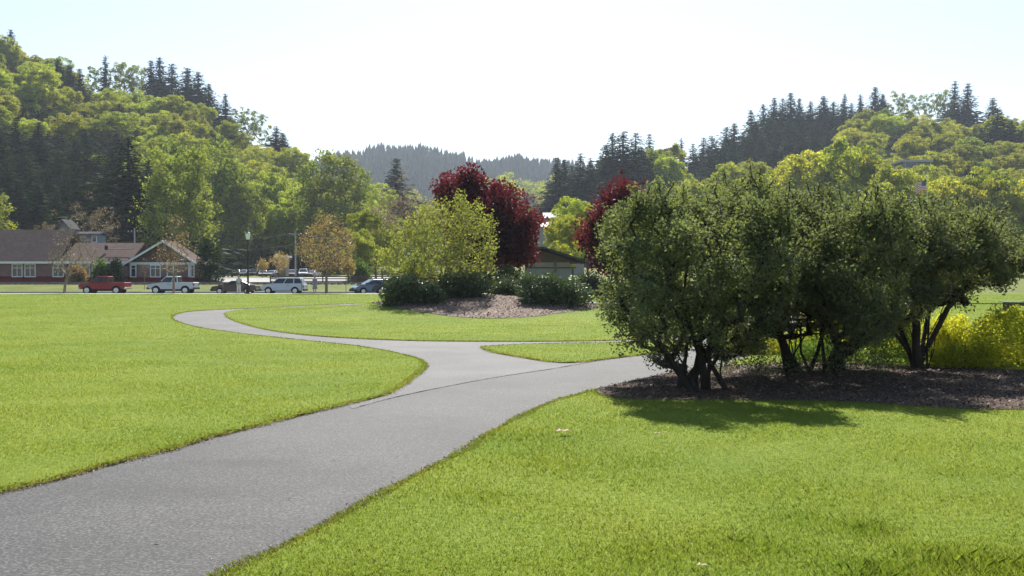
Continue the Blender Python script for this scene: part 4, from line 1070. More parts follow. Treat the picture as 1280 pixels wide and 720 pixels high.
# tall cottonwoods and others beyond the street
for (px, t, D_, lb, wd_) in [(200, 182, 172, 'tall cottonwood right behind the gabled building wing', .9), (222, 172, 178, 'tall cottonwood with many upright stems', .95), (243, 180, 182, 'cottonwood in the middle of the tall grove', .9), (268, 172, 232, 'tallest cottonwood of the grove by the ivy column', 1.05), (292, 178, 236, 'cottonwood at the outer edge of the tall grove', .95), (306, 205, 238, 'shorter cottonwood leaning out of the grove', .8),
        (386, 200, 238, 'dark leaved tall tree left of the group behind the budding tree', 1.0), (408, 186, 236, 'tallest dark leaved tree behind the budding tree', 1.15), (430, 192, 240, 'dark leaved tall tree right of the tallest', 1.05), (448, 208, 246, 'lower tree at the edge of the dark leaved group', 1.0)]:
    plant(POP, px, t, D_, lb, 'tall trees beyond the street', wd_)
for (px, t, D_, lb) in [(322, 235, 240, 'round green tree between the two tall groups'), (345, 250, 242, 'low green tree above the gravel lot'), (335, 215, 262, 'yellow green tree behind the lot'), (362, 232, 250, 'yellow green tree left of the dark leaved group'), (470, 262, 160, 'pale green tree behind the yellow tree'), (455, 285, 150, 'low pale green tree beyond the dark car'), (530, 275, 170, 'soft green tree behind the yellow crown'),
        (716, 268, 130, 'pale weeping green tree between the two purple maples'), (735, 246, 150, 'taller pale green tree behind the smaller purple maple'), (700, 300, 125, 'low pale tree above the brown hut roof'), (650, 250, 190, 'green tree behind the purple maple'), (585, 262, 200, 'green tree hidden behind the yellow and purple crowns')]:
    plant(BL + BLS, px, t, D_, lb, 'smaller green trees beyond the street', .95)
plant(POP, -6, 232, 152, 'green tree at the end of the long building', None, 1.0)
plant(BRN, 503, 218, 165, 'brown twiggy budding tree behind the yellow tree', None, 1.0)
plant(BRN, 478, 240, 175, 'smaller brown twiggy tree leaning on the dark leaved group', None, .9)
plant(BRN, 112, 240, 160, 'pinkish brown bare crowned tree behind the long roof', None, .8)
plant(BRN, 68, 262, 158, 'low bare twiggy tree behind the long roof', None, .8)
for o in BL + BLS + POP + FIR + FIRW + FIRT + BRN:
    if o.name not in used:
        for c in src_children(o): bpy.data.objects.remove(c)
        bpy.data.objects.remove(o)
print('woods', n0, n1, n2, n3)

# middle ridge: one hazy mass of broadleaf wood
rg = np.random.default_rng(19); T = []
while len(T) < 1500:
    px = rg.uniform(440, 840); D_ = rg.uniform(620, 815); p = at(px, D_)
    if p.z < 14: continue
    h = rg.uniform(9, 16); r_ = rg.uniform(3, 5.5)
    for q in range(26):
        d = unit(rg, 1)[0]; T.append((p.x + d[0] * r_, p.y + d[1] * r_, p.z + h * .6 + d[2] * h * .4))
tag(link('ridge_woods', leaves_at(rg, T, 22, 1.1, .55, .36, .5, .5, name='ridge_woods'), M['wood_leaf']), 'hazy broadleaf wood on the middle ridge', 'forest', kind='stuff')

# far ridge: a forest nobody could count
rg = np.random.default_rng(9)
V, loops, starts, tone = [], [], [], []
cnt = 0
def add_cone_tree(x, y, z, h, r, sd):
    global V
    lv = 3; t0 = rg.uniform(0, 1)
    for k in range(lv):
        zb = z + h * (0.12 + 0.27 * k); zt = z + h * (0.12 + 0.27 * k + 0.40) if k < lv - 1 else z + h
        rr = r * (1 - 0.27 * k); m = 7; a0 = rg.uniform(0, 6.28); b = len(V)
        for q in range(m):
            a = a0 + q * 2 * PI / m; u = rr * rg.uniform(.7, 1.2)
            V.append((x + u * math.cos(a), y + u * math.sin(a), zb + rg.uniform(-.05, .03) * h))
        V.append((x + rg.normal() * .1, y, zt))
        for q in range(m):
            starts.append(len(loops)); loops.extend((b + q, b + (q + 1) % m, b + m)); tone.append(np.clip(t0 * .6 + rg.uniform(0, .4), 0, 1))
while cnt < 1900:
    px = rg.uniform(330, 900); D_ = rg.uniform(1180, 1530) if rg.uniform() < .8 else rg.uniform(1470, 1525)
    p = at(px, D_)
    if p.z < 60: continue
    add_cone_tree(p.x, p.y, p.z - .5, rg.uniform(11, 22) + 5 * max(0, math.sin(px * .11) + .6 * math.sin(px * .37 + 1)) * rg.uniform(.2, 1), rg.uniform(3.2, 5.6), cnt); cnt += 1
fr = raw_mesh('far_forest', V, loops, starts, False, {'tone': tone})
tag(link('far_forest', fr, M['fir_leaf']), 'dense dark conifer forest on the far blue ridge', 'forest', kind='stuff')

# ------------------------------------------------------------------ street, track, lot
def strip(name, x0, x1, y0, y1, zoff, mat, zfun=H, nx=40, ny=6, thick=0.0):
    xs_ = np.linspace(x0, x1, nx); ys_ = np.linspace(y0, y1, ny)
    A, B_ = np.meshgrid(xs_, ys_); Z = zfun(A, B_) + zoff
    i = np.arange(nx * ny).reshape(ny, nx)
    q_ = np.stack([i[:-1, :-1], i[:-1, 1:], i[1:, 1:], i[1:, :-1]], -1).reshape(-1, 4)
    o = link(name, raw_mesh(name, np.stack([A, B_, Z], -1), q_.ravel(), np.arange(len(q_)) * 4, False), mat)
    return tag(o, kind='structure')
flat = lambda x, y: np.zeros_like(np.asarray(x, float))
strip('road', -180, 26, 97.9, 109.2, -0.14, M['road'], flat, 2, 2)
sw = MB().box(-180, 26, 96.0, 97.75, -0.25, 0.02).build('pavement', M['concrete']); tag(sw, kind='structure')
kb = MB().box(-180, 26, 97.76, 97.92, -0.25, 0.0).build('kerb', M['concrete']); tag(kb, kind='structure')
kb = MB().box(-180, 26, 109.0, 109.2, -0.25, 0.02).build('kerb', M['concrete']); tag(kb, kind='structure')
M['metal'] = pmat('weathered steel', (0.22, 0.21, 0.20), (0.12, 0.10, 0.09), 3, 0.55, metal=0.6)
M['wood'] = pmat('weathered timber', (0.17, 0.12, 0.085), (0.09, 0.065, 0.05), 5, 0.9, 0.4, 30)
M['black'] = pmat('black paint', (0.018, 0.016, 0.015), (0.012, 0.011, 0.011), 3, 0.45)
M['white'] = pmat('white paint', (0.78, 0.78, 0.77), (0.66, 0.66, 0.65), 2, 0.6)
M['glass'] = glass_mat('dark window glass')
strip('ballast', -180, 40, 119.6, 123.4, 0.05, M['ballast'], H, 40, 4)
tr = thing('railway_track', 'rusty railway track on ballast in front of the long building', 'railway track', (-70, 121.5, Hs(-70, 121.5) + .05))
for dy in (-.72, .72):
    MB().box(-110, 110, dy - .035, dy + .035, .10, .26).build('rail', M['metal'], tr)
sb = MB()
for i in range(270): sb.box(-109 + i * .81, -108.76 + i * .81, -1.25, 1.25, -.02, .10)
sl_ = sb.build('sleepers', M['wood'], tr); sl_['kind'] = 'stuff'
strip('parking_lot', -72, 2, 142, 232, 0.05, M['lot'], H, 30, 30)

# low timber rail fence between the street and the lot
fx0, fx1 = at(338, 134).x, at(600, 134).x
fz = Hs(-30, 134)
fe = thing('rail_fence', 'low brown timber rail fence along the edge of the gravel lot', 'fence', (fx0, 134, fz))
nposts = 9
for i in range(nposts):
    xx = (fx1 - fx0) * i / (nposts - 1)
    MB().box(xx - .07, xx + .07, -.07, .07, -.2, 1.0).build('post', M['wood'], fe)
for z in (.28, .62, .9):
    MB().box(-.1, fx1 - fx0 + .1, .075, .125, z - .07, z + .07).build('rail', M['wood'], fe)

# ------------------------------------------------------------------ buildings
M['shingle'] = brickish('brown roof shingles', (0.125, 0.094, 0.082), 3.5, .7)
M['siding'] = brickish('mauve grey lap siding', (0.245, 0.150, 0.140), 5.0, .85)
M['wain'] = brickish('dark red lower siding', (0.17, 0.030, 0.026), 5.0, .8)
M['gable'] = brickish('brown gable shingles', (0.13, 0.082, 0.066), 6.0, .8)
M['slate'] = brickish('grey roof', (0.085, 0.085, 0.09), 3.0, .8)
M['bluegrey'] = brickish('blue grey siding', (0.15, 0.19, 0.23), 4.0, .85)
M['tan'] = pmat('tan stucco wall', (0.29, 0.245, 0.205), (0.24, 0.20, 0.17), 1.5, .9)
M['greydoor'] = pmat('grey shutter', (0.25, 0.25, 0.25), (0.21, 0.21, 0.21), 1.5, .7)
M['darkroof'] = brickish('dark green brown roof', (0.055, 0.05, 0.045), 4.0, .75)
M['trimbrown'] = pmat('brown fascia', (0.10, 0.06, 0.045), (0.075, 0.05, 0.04), 2, .8)

def window(parent, x, z0, w_, h_, y, mull=1, trans=True, name='window'):
    """white framed window on a wall facing -y: frame, then its pane as a sub-part"""
    t = .13; b = MB()
    b.box(x - t, x, y - .09, y - .004, z0 - t, z0 + h_ + t); b.box(x + w_, x + w_ + t, y - .09, y - .004, z0 - t, z0 + h_ + t)
    b.box(x + .002, x + w_ - .002, y - .088, y - .004, z0 + h_, z0 + h_ + t - .002); b.box(x + .002, x + w_ - .002, y - .11, y - .004, z0 - t + .002, z0)
    for i in range(1, mull + 1):
        mx_ = x + w_ * i / (mull + 1); b.box(mx_ - .045, mx_ + .045, y - .07, y - .02, z0 + .003, z0 + h_ - .003)
    if trans: b.box(x + .004, x + w_ - .004, y - .066, y - .024, z0 + h_ * .70, z0 + h_ * .70 + .07)
    fr_ = b.build(name, M['white'], parent)
    MB().box(x + .001, x + w_ - .001, y - .03, y - .006, z0 + .001, z0 + h_ - .001).build('pane', M['glass'], fr_)

BY = 131.0                                    # the long building
k = BY / F                                    # metres per photo pixel there
bz = Hs(-50, BY) - .05
bx = lambda px: (px - CX) * k
hz = lambda py: EYE + (HY - py) * k - bz
hall = thing('long_building', 'long single storey building with mauve and dark red siding and brown roof', 'building', (0, BY, bz))
L0, L1, ev, rdg = bx(-140), bx(160), hz(328.5), hz(287)
MB().box(L0, L1, .05, 9.0, .0, .95).build('lower_wall', M['wain'], hall)
MB().box(L0 + .03, L1 - .03, .08, 8.97, .95, ev + .05).build('upper_wall', M['siding'], hall)
rf = MB().prism_x([(-.75, ev - .05), (4.6, rdg), (9.9, ev - .05), (9.9, ev + .14), (4.6, rdg + .2), (-.75, ev + .14)], L0 - .6, bx(76)).build('roof', M['shingle'], hall)
MB().prism_x([(-.75, ev - .05), (4.6, hz(304)), (9.9, ev - .05), (9.9, ev + .14), (4.6, hz(304) + .2), (-.75, ev + .14)], bx(76) + .01, bx(165)).build('roof', M['shingle'], hall)
MB().box(L0 - .6, bx(165), -.80, -.755, ev - .12, ev + .16).build('fascia', M['white'], hall)
MB().box(L0, L1, -.02, .045, .93, 1.03).build('sill_band', M['wain'], hall)
for (a, b_, m_) in [(-60, -40, 1), (-30, -10, 1), (16, 28.5, 1), (32, 45, 1), (67, 80, 1), (88, 99, 1), (102, 113, 1), (116, 124, 1)]:
    window(hall, bx(a), 1.05, (b_ - a) * k - .15, hz(331) - 1.05, .05, m_)
for px in (140, 146.5): MB().tube([(bx(px), 5, hz(318)), (bx(px), 5, hz(309))], .12, 8).build('roof_vent', M['metal'], hall)
MB().tube([(bx(126), 1.8, hz(312)), (bx(126), 1.8, hz(306.5))], .22, 8).build('roof_vent', M['black'], hall)
MB().tube([(bx(130), 1.5, hz(311)), (bx(160), 1.5, hz(311)), (bx(163), 1.5, hz(309))], .05, 6).build('roof_pipe', M['metal'], hall)
# gabled wing
WY = BY - 2.2
kw = WY / F; wz = Hs(-48, WY) - .05
wx = lambda px: (px - CX) * kw
hw_ = lambda py: EYE + (HY - py) * kw - wz
wing = thing('gabled_wing', 'gable fronted building wing with white trim and brown gable shingles', 'building', (0, WY, wz))
x0, x1, xm = wx(163), wx(243), wx(206); we, wr = hw_(328), hw_(302.5)
MB().box(x0, x1, 0, 4.5, 0, .95).build('lower_wall', M['wain'], wing)
MB().box(x0 + .03, x1 - .03, 0.03, 4.47, .95, we - .02).build('upper_wall', M['siding'], wing)
MB().prism([(x0, we - .02), (x1, we - .02), (xm, wr - .05)], .05, 4.4).build('gable_wall', M['gable'], wing)
MB().box(x0 - .1, x1 + .1, -.06, -.004, we - .28, we + .02).build('trim_band', M['white'], wing)
sl1 = (wr - we) / (xm - x0)
for (xa, xb) in ((x0, xm), (x1, xm)):
    sg_ = 1 if xa > xm else -1
    xo = xa + sg_ * .75; zo = we - .75 * (wr - we) / abs(xm - xa)
    MB().prism([(xo, zo), (xb, wr), (xb, wr + .2), (xo, zo + .2)], -.72, 4.8).build('roof', M['shingle'], wing)
    MB().prism([(xo, zo - .06), (xb, wr - .06), (xb, wr + .22), (xo, zo + .22)], -.79, -.725).build('fascia', M['white'], wing)
for (a, b_, m_) in [(164.5, 169.5, 0), (189, 200, 1), (210, 216.5, 0), (239.5, 242.2, 0)]:
    window(wing, wx(a), 1.05, (b_ - a) * kw, hw_(332) - 1.05, 0, m_)
dr = MB().box(wx(217.5), wx(226), -.05, -.004, .02, 2.15).build('door', M['glass'], wing)
for px in (163.5, 236.5): MB().box(wx(px) - .1, wx(px) + .12, -.075, -.004, .96, we - .29).build('corner_board', M['white'], wing)

def small_house(name, label, px0, px1, base_py, eave_py, ridge_py, D_, wall, roof, wins=(), group=None, depth=7.0, hip=False, z=None):
    kk = D_ / F; p = at((px0 + px1) / 2, D_)
    zb = (EYE + (HY - base_py) * kk)
    h = thing(name, label, 'building', (p.x, D_, zb), group=group)
    w2 = (px1 - px0) * kk / 2; e = (base_py - eave_py) * kk; r = (base_py - ridge_py) * kk
    MB().box(-w2, w2, 0, depth, -9.0, e).build('wall', wall, h)
    if hip == 'flat':
        MB().box(-w2 - .5, w2 + .5, -.8, depth + .5, e + .003, r).build('roof', roof, h)
    elif hip:
        MB().prism([(-w2 - .5, e - .1), (0, r), (w2 + .5, e - .1), (w2 + .5, e + .1), (0, r + .25), (-w2 - .5, e + .1)], -.6, depth + .6).build('roof', roof, h)
        MB().prism([(-w2 + .02, e - .02), (w2 - .02, e - .02), (0, r - .05)], .04, depth - .04).build('gable_wall', wall, h)
    else:
        MB().prism_x([(-.6, e - .1), (depth / 2, r), (depth + .6, e - .1), (depth + .6, e + .1), (depth / 2, r + .25), (-.6, e + .1)], -w2 - .5, w2 + .5).build('roof', roof, h)
    for (a, b_, c, d) in wins:
        x = -w2 + a * 2 * w2; fr_ = MB().box(x - .1, x + (b_ - a) * 2 * w2 + .1, -.06, -.004, c * e - .1, d * e + .1).build('window', M['white'], h)
        MB().box(x, x + (b_ - a) * 2 * w2, -.09, -.063, c * e, d * e).build('pane', M['glass'], fr_)
    return h
small_house('narrow_house', 'narrow blue grey gabled house poking above the long roof', 73, 86, 305, 287, 276, 150, M['bluegrey'], M['slate'], [(.55, .75, .5, .8)], hip=True, depth=2.5)
small_house('low_house', 'low blue grey house behind the long roof with two white windows', 92, 122, 306, 293.5, 291, 152, M['bluegrey'], M['slate'], [(.05, .2, .3, .85), (.8, .95, .3, .85)], depth=3.0)
hut = thing('park_restroom', 'low tan park building with a dark overhanging gable roof', 'building', tuple(at(690, 88)))
kk = 88 / F; xb = lambda px: (px - 690) * kk; zb = lambda py: EYE + (HY - py) * kk
MB().box(xb(657), xb(712), 0, 6, -.2, zb(328)).build('wall', M['tan'], hut)
MB().prism([(xb(640), zb(328)), (xb(727), zb(329)), (xb(680), zb(314)), (xb(640), zb(318))], .05, 5.9).build('gable_wall', M['trimbrown'], hut)
MB().prism([(xb(625), zb(319)), (xb(678), zb(311)), (xb(678), zb(308.5)), (xb(625), zb(316.5))], -1.2, 7).build('roof', M['darkroof'], hut)
MB().prism([(xb(678) + .01, zb(311)), (xb(733), zb(329)), (xb(733), zb(326)), (xb(678) + .01, zb(308.5))], -1.2, 7).build('roof', M['darkroof'], hut)
MB().box(xb(662), xb(690), -.06, -.004, .1, zb(336)).build('shutter', M['greydoor'], hut)
MB().box(xb(697), xb(710), -.06, -.004, .1, zb(336)).build('shutter', M['greydoor'], hut)
MB().box(xb(677), xb(690), -.05, -.004, zb(333.5), zb(328.8)).build('vent_panel', M['tan'], hut)
MB().box(xb(692), xb(695), -.9, -.7, -.2, zb(326)).build('post', M['wood'], hut)
MB().box(xb(657), xb(720), -.08, -.005, zb(335.4), zb(334)).build('beam', M['trimbrown'], hut)
M['slate2'] = pmat('pale flat roof edge', (0.42, 0.43, 0.45), (0.36, 0.37, 0.39), .6, .9, spec=0)
M['hroof'] = pmat('pale roof', (0.30, 0.29, 0.29), (0.24, 0.23, 0.24), .6, .7)
M['hwall'] = pmat('cream house wall', (0.28, 0.26, 0.23), (0.23, 0.215, 0.195), .6, .9)
M['hpink2'] = pmat('dull hut wall', (0.24, 0.19, 0.16), (0.2, 0.16, 0.13), .6, .9)
M['hpink'] = pmat('terracotta house wall', (0.45, 0.26, 0.18), (0.38, 0.22, 0.16), .6, .9)
small_house('hill_house', 'white roofed valley house with a terracotta gable beyond the purple maple', 681, 698, 283, 273, 266, 280, M['hpink'], M['hroof'], [(.3, .6, .3, .8)], 'houses in the valley')
small_house('hill_house', 'valley house with a long pale grey roof above the park hut', 700, 730, 298, 292, 283, 240, M['hwall'], M['slate'], [(.2, .4, .3, .8)], 'houses in the valley')
small_house('hill_house', 'small valley house with a pale roof close beside the purple maple', 672, 690, 290, 284, 278, 250, M['hwall'], M['hroof'], [], 'houses in the valley')
small_house('hill_house', 'hilltop house with a low grey roof among the skyline trees', 1076, 1118, 160, 153.5, 147.5, 470, M['hwall'], M['slate'], [(.1, .25, .2, .8), (.55, .8, .2, .8)], 'houses on the gentler hill')
small_house('hill_house', 'flat roofed white house on the slope of the gentler hill', 1128, 1162, 214, 203, 200.5, 285, M['hwall'], M['slate2'], [(.1, .5, .3, .9)], 'houses on the gentler hill', hip='flat')
small_house('hill_house', 'brown house half buried in the conifer belt', 972, 992, 200, 193, 187, 425, M['trimbrown'], M['hroof'], [], 'houses on the gentler hill')
small_house('hill_house', 'little white house beside the hilltop house', 1120, 1130, 158, 153, 150, 478, M['white'], M['slate'], [], 'houses on the gentler hill')
small_house('lot_hut', 'small white topped hut behind the orange budding tree by the lot', 347, 357, 345, 322, 319.5, 195, M['hpink2'], M['white'], [(.3, .7, .5, .8)], hip='flat', depth=3)

# ------------------------------------------------------------------ the hazy air
hm, hnt, hout = nodes_of('hazy air')
pv = N(hnt, 'ShaderNodeVolumePrincipled'); pv.inputs['Density'].default_value = 0.00016; pv.inputs['Anisotropy'].default_value = 0.2
pv.inputs['Color'].default_value = (0.78, 0.88, 1.0, 1)
hnt.links.new(pv.outputs[0], hout.inputs['Volume'])
hz_box = MB().box(-1700, 1700, -140, 2400, -6, 330).build('haze', hm); tag(hz_box, kind='stuff')

# ------------------------------------------------------------------ vehicles
M['tyre'] = pmat('tyre rubber', (0.020, 0.020, 0.021), (0.013, 0.013, 0.013), 8, .85)
M['rim'] = pmat('alloy rim', (0.55, 0.55, 0.56), (0.45, 0.45, 0.46), 5, .3, metal=.7)
M['chrome'] = pmat('bright bumper metal', (0.62, 0.62, 0.63), (0.55, 0.55, 0.55), 4, .22, metal=.85)
M['plastic'] = pmat('black car plastic', (0.03, 0.03, 0.03), (0.022, 0.022, 0.022), 5, .6)
M['lamp_glass'] = pmat('clear lamp lens', (0.72, 0.72, 0.70), (0.6, 0.6, 0.6), 6, .12, spec=.6)
M['red_lens'] = pmat('red lamp lens', (0.42, 0.02, 0.02), (0.35, 0.02, 0.02), 6, .2, spec=.6)
def paint(name, c, rough=.28): return pmat(name, c, tuple(x * .93 for x in c), 1.2, rough, spec=.35, coat=.15)
PAINT = {'red': paint('red car paint', (0.30, 0.006, 0.018)), 'white': paint('white car paint', (0.62, 0.65, 0.68)), 'pearl': paint('pearl white car paint', (0.60, 0.66, 0.72)),
         'brown': paint('brown car paint', (0.10, 0.065, 0.052)), 'blue': paint('blue grey car paint', (0.11, 0.18, 0.25)), 'dark': paint('dark grey car paint', (0.045, 0.048, 0.055)), 'silver': paint('silver car paint', (0.42, 0.43, 0.45))}

SPEC = {   # length, half width, upper profile rear to front (x, z), wheel x, wheel radius, cab: rear bottom, rear top, front top, front bottom, belt z, roof z, window splits
 'pickup': dict(l=5.0, w=.90, up=[(-2.4, .62), (-2.4, 1.17), (-2.34, 1.22), (-.72, 1.22), (-.70, 1.18), (.95, 1.18), (1.2, 1.16), (2.1, 1.05), (2.32, .95), (2.37, .66)], wx=(-1.5, 1.5), r=.40, bot=.52,
                cab=(-.72, -.62, .50, 1.22, 1.17, 1.84), split=[(.03, .30), (.34, .92)], bed=(-2.28, -.82)),
 'suv': dict(l=4.5, w=.92, up=[(-2.25, .50), (-2.25, .95), (-2.2, 1.08), (.9, 1.06), (1.9, .93), (2.15, .80), (2.24, .55)], wx=(-1.35, 1.38), r=.35, bot=.36,
             cab=(-2.2, -1.85, .35, 1.25, 1.05, 1.70), split=[(.03, .27), (.30, .58), (.61, .95)], bed=None),
 'sedan': dict(l=4.6, w=.88, up=[(-2.3, .50), (-2.3, .86), (-2.2, .94), (-1.2, .97), (.9, .94), (2.0, .82), (2.25, .72), (2.3, .52)], wx=(-1.38, 1.42), r=.32, bot=.32,
               cab=(-1.75, -.85, .25, 1.05, .95, 1.38), split=[(.10, .48), (.51, .93)], bed=None),
 'hatch': dict(l=4.3, w=.88, up=[(-2.15, .50), (-2.15, .92), (-2.1, 1.0), (.9, .98), (1.85, .84), (2.1, .70), (2.15, .50)], wx=(-1.30, 1.32), r=.33, bot=.34,
               cab=(-2.05, -1.65, .20, 1.20, .98, 1.52), split=[(.05, .42), (.45, .94)], bed=None),
}
def vehicle(name, label, cat, spec, col, loc, rz, group=None, chrome=False):
    S = SPEC[spec]; w_ = S['w']; root = thing(name, label, cat, loc, rz, group)
    r = S['r']; ar = r * 1.22; prof = list(S['up'])
    bot = S['bot']
    for wx_ in sorted(S['wx'], reverse=True):
        prof.append((wx_ + math.sqrt(max(ar * ar - (bot - r) ** 2, .01)), bot))
        a0 = math.asin((bot - r) / ar)
        for i in range(1, 12):
            a = a0 + (PI - 2 * a0) * i / 12
            prof.append((wx_ + ar * math.cos(a), r + ar * math.sin(a)))
        prof.append((wx_ - math.sqrt(max(ar * ar - (bot - r) ** 2, .01)), bot))
    # body: the side outline pulled across with the flanks drawn in at the top and bottom
    n = len(prof); lay = [(-w_ + .04, 0.985), (-w_, 1.0), (w_, 1.0), (w_ - .04, .985)]
    V = []; Fc = []
    ctr = .75
    for y, s in lay:
        for x, z in prof: V.append((x * s, y, ctr + (z - ctr) * (s if z > 0.9 else 1)))
    for li in range(3):
        for i in range(n):
            j = (i + 1) % n; Fc.append((li * n + i, li * n + j, (li + 1) * n + j, (li + 1) * n + i))
    Fc.append(tuple(range(n))[::-1]); Fc.append(tuple(3 * n + i for i in range(n)))
    b = MB().add(V, Fc).build('body', PAINT[col], root)
    MB().box(S['wx'][0] - .2, S['wx'][1] + .2, -w_ + .22, w_ - .22, r * .8, 1.0 if spec != 'pickup' else .9).build('underbody', M['plastic'], root)
    rb, rt, ft, fb, zb_, zr = S['cab']
    wb, wt = w_ - .04, w_ - .20
    V = [(rb, -wb, zb_), (fb, -wb, zb_), (fb, wb, zb_), (rb, wb, zb_), (rt, -wt, zr), (ft, -wt, zr), (ft, wt, zr), (rt, wt, zr)]
    MB().add(V, [(0, 3, 2, 1), (4, 5, 6, 7), (0, 1, 5, 4), (1, 2, 6, 5), (2, 3, 7, 6), (3, 0, 4, 7)]).build('cab', PAINT[col], root, bevel=.05)
    def pt(u, v, side):   # along the cab flank: u rear to front, v belt to roof
        x = (rb + (fb - rb) * u) * (1 - v) + (rt + (ft - rt) * u) * v
        y = wb + (wt - wb) * v; nrm = Vector((0, zr - zb_, wb - wt)).normalized() * .008
        return (x, side * (y + nrm.y), zb_ + (zr - zb_) * v + nrm.z)
    for side in (-1, 1):
        for (a, c) in S['split']:
            q_ = [pt(a, .10, side), pt(c, .10, side), pt(c if c < .9 else c + .0, .84, side), pt(a, .84, side)]
            MB().add(q_, [(0, 1, 2, 3)]).build('side_window', M['glass'], root)
        hd = pt(.45, -.08, side)
        MB().box(hd[0] - .1, hd[0] + .1, *sorted((side * w_ + side * .0, side * (w_ + .03))), zb_ - .16, zb_ - .12).build('door_handle', M['plastic'], root)
        MB().box(fb - .28, fb - .12, *sorted((side * (w_ - .03), side * (w_ + .15))), zb_ + .06, zb_ + .22).build('wing_mirror', M['plastic'], root, bevel=.02)
        for wx_ in S['wx']:
            ty = MB().tube([(wx_, side * (w_ - .23), r), (wx_, side * (w_ - .20), r), (wx_, side * (w_ - .02), r), (wx_, side * (w_ - .0), r)], [r * .9, r, r, r * .92], 22)
            o = ty.build('wheel', M['tyre'], root)
            rm = MB().tube([(wx_, side * (w_ - .03), r), (wx_, side * (w_ + .006), r), (wx_, side * (w_ + .012), r)], [r * .64, r * .64, r * .2], 16)
            rm.build('rim', M['rim'], o)
        MB().box(S['up'][-2][0] - .16, S['up'][-2][0] + .035, *sorted((side * (w_ - .42), side * (w_ - .05))), S['up'][-2][1] - .17, S['up'][-2][1] - .02).build('headlight', M['lamp_glass'], root, bevel=.015)
        MB().box(S['up'][1][0] - .02, S['up'][1][0] + .1, *sorted((side * (w_ - .22), side * (w_ + .006))), S['up'][1][1] - .28, S['up'][1][1] - .05).build('taillight', M['red_lens'], root)
    def glass_end(xb_, xt_, nm, sgn):
        a, c = .08, .88; q_ = []
        for v, sd in ((a, -1), (a, 1), (c, 1), (c, -1)):
            x = xb_ + (xt_ - xb_) * v + sgn * .012; y = (wb + (wt - wb) * v - .09) * sd
            q_.append((x, y, zb_ + (zr - zb_) * v + .006))
        MB().add(q_, [(0, 1, 2, 3)]).build(nm, M['glass'], root)
    glass_end(fb, ft, 'windshield', 1); glass_end(rb, rt, 'rear_window', -1)
    bm_ = M['chrome'] if chrome else M['plastic']
    xf = S['up'][-1][0]; xr = S['up'][0][0]
    MB().box(xf - .12, xf + .09, -w_ + .03, w_ - .03, bot - .02, bot + .22).build('front_bumper', bm_, root, bevel=.03)
    MB().box(xr - .09, xr + .1, -w_ + .03, w_ - .03, bot - .02, bot + .2).build('rear_bumper', bm_, root, bevel=.03)
    MB().box(xf - .05, xf + .02, -w_ + .45, w_ - .45, .62, S['up'][-2][1] - .04).build('grille', M['plastic'], root)
    if S['bed']:
        MB().box(S['bed'][0], S['bed'][1], -w_ + .1, w_ - .1, 1.192, 1.205).build('bed_liner', M['plastic'], root)
    return root
rz_ = -.14   # road surface
CY = 103.2
def carx(px, y=CY): return (px - CX) / F * y
vehicle('pickup_truck', 'red pickup truck with chrome bumper parked on the street', 'pickup', 'pickup', 'red', (carx(131), CY, rz_), PI, 'vehicles parked along the street', True)
vehicle('pickup_truck', 'white pickup truck parked on the street behind a bare tree', 'pickup', 'pickup', 'white', (carx(216.5), CY, rz_), PI, 'vehicles parked along the street')
vehicle('sedan_car', 'brown sedan car parked on the street beside the lamp post', 'car', 'sedan', 'brown', (carx(294.5, CY + .4), CY + .4, rz_), PI, 'vehicles parked along the street')
vehicle('suv', 'white SUV parked on the street next to the lamp post', 'suv', 'suv', 'pearl', (carx(354.5), CY, rz_), PI, 'vehicles parked along the street')
vehicle('hatchback_car', 'blue grey car parked at an angle before the yellow tree', 'car', 'hatch', 'blue', (carx(466, 101.5), 101.5, rz_), PI + .5, 'vehicles parked along the street')
vehicle('suv', 'dark grey SUV half hidden behind the mound shrubs', 'suv', 'suv', 'dark', (carx(492, 102), 102.0, rz_), PI + .25, 'vehicles parked along the street')
lot = [(271, 'silver', 'suv', 'silver SUV at the ivy column end of the lot row'), (354, 'dark', 'sedan', 'dark car between the white one and the orange tree on the lot'), (391, 'silver', 'sedan', 'low silver car last in the row past the van'), (283, 'white', 'sedan', 'white car first in the row on the gravel lot'), (295, 'dark', 'hatch', 'dark car between two white cars on the gravel lot'), (306.5, 'white', 'hatch', 'white hatchback left of the lamp post on the gravel lot'), (318, 'dark', 'suv', 'dark SUV behind the lamp post on the gravel lot'),
       (329, 'silver', 'sedan', 'silver car just right of the lamp post on the gravel lot'), (341, 'white', 'sedan', 'white car near the small orange tree on the gravel lot'), (366, 'silver', 'hatch', 'silver hatchback past the orange tree on the gravel lot'), (379, 'white', 'suv', 'boxy white van at the end of the lot row')]
for i, (px, c_, sp, lb) in enumerate(lot):
    p = at(px, 205)
    vehicle('van' if 'van' in lb else ('suv' if sp == 'suv' else 'parked_car'), lb, 'van' if 'van' in lb else 'car', sp, c_, (p.x, 205, p.z + .06), -PI / 2 + .25 * math.sin(i * 2.1), 'cars on the gravel lot')

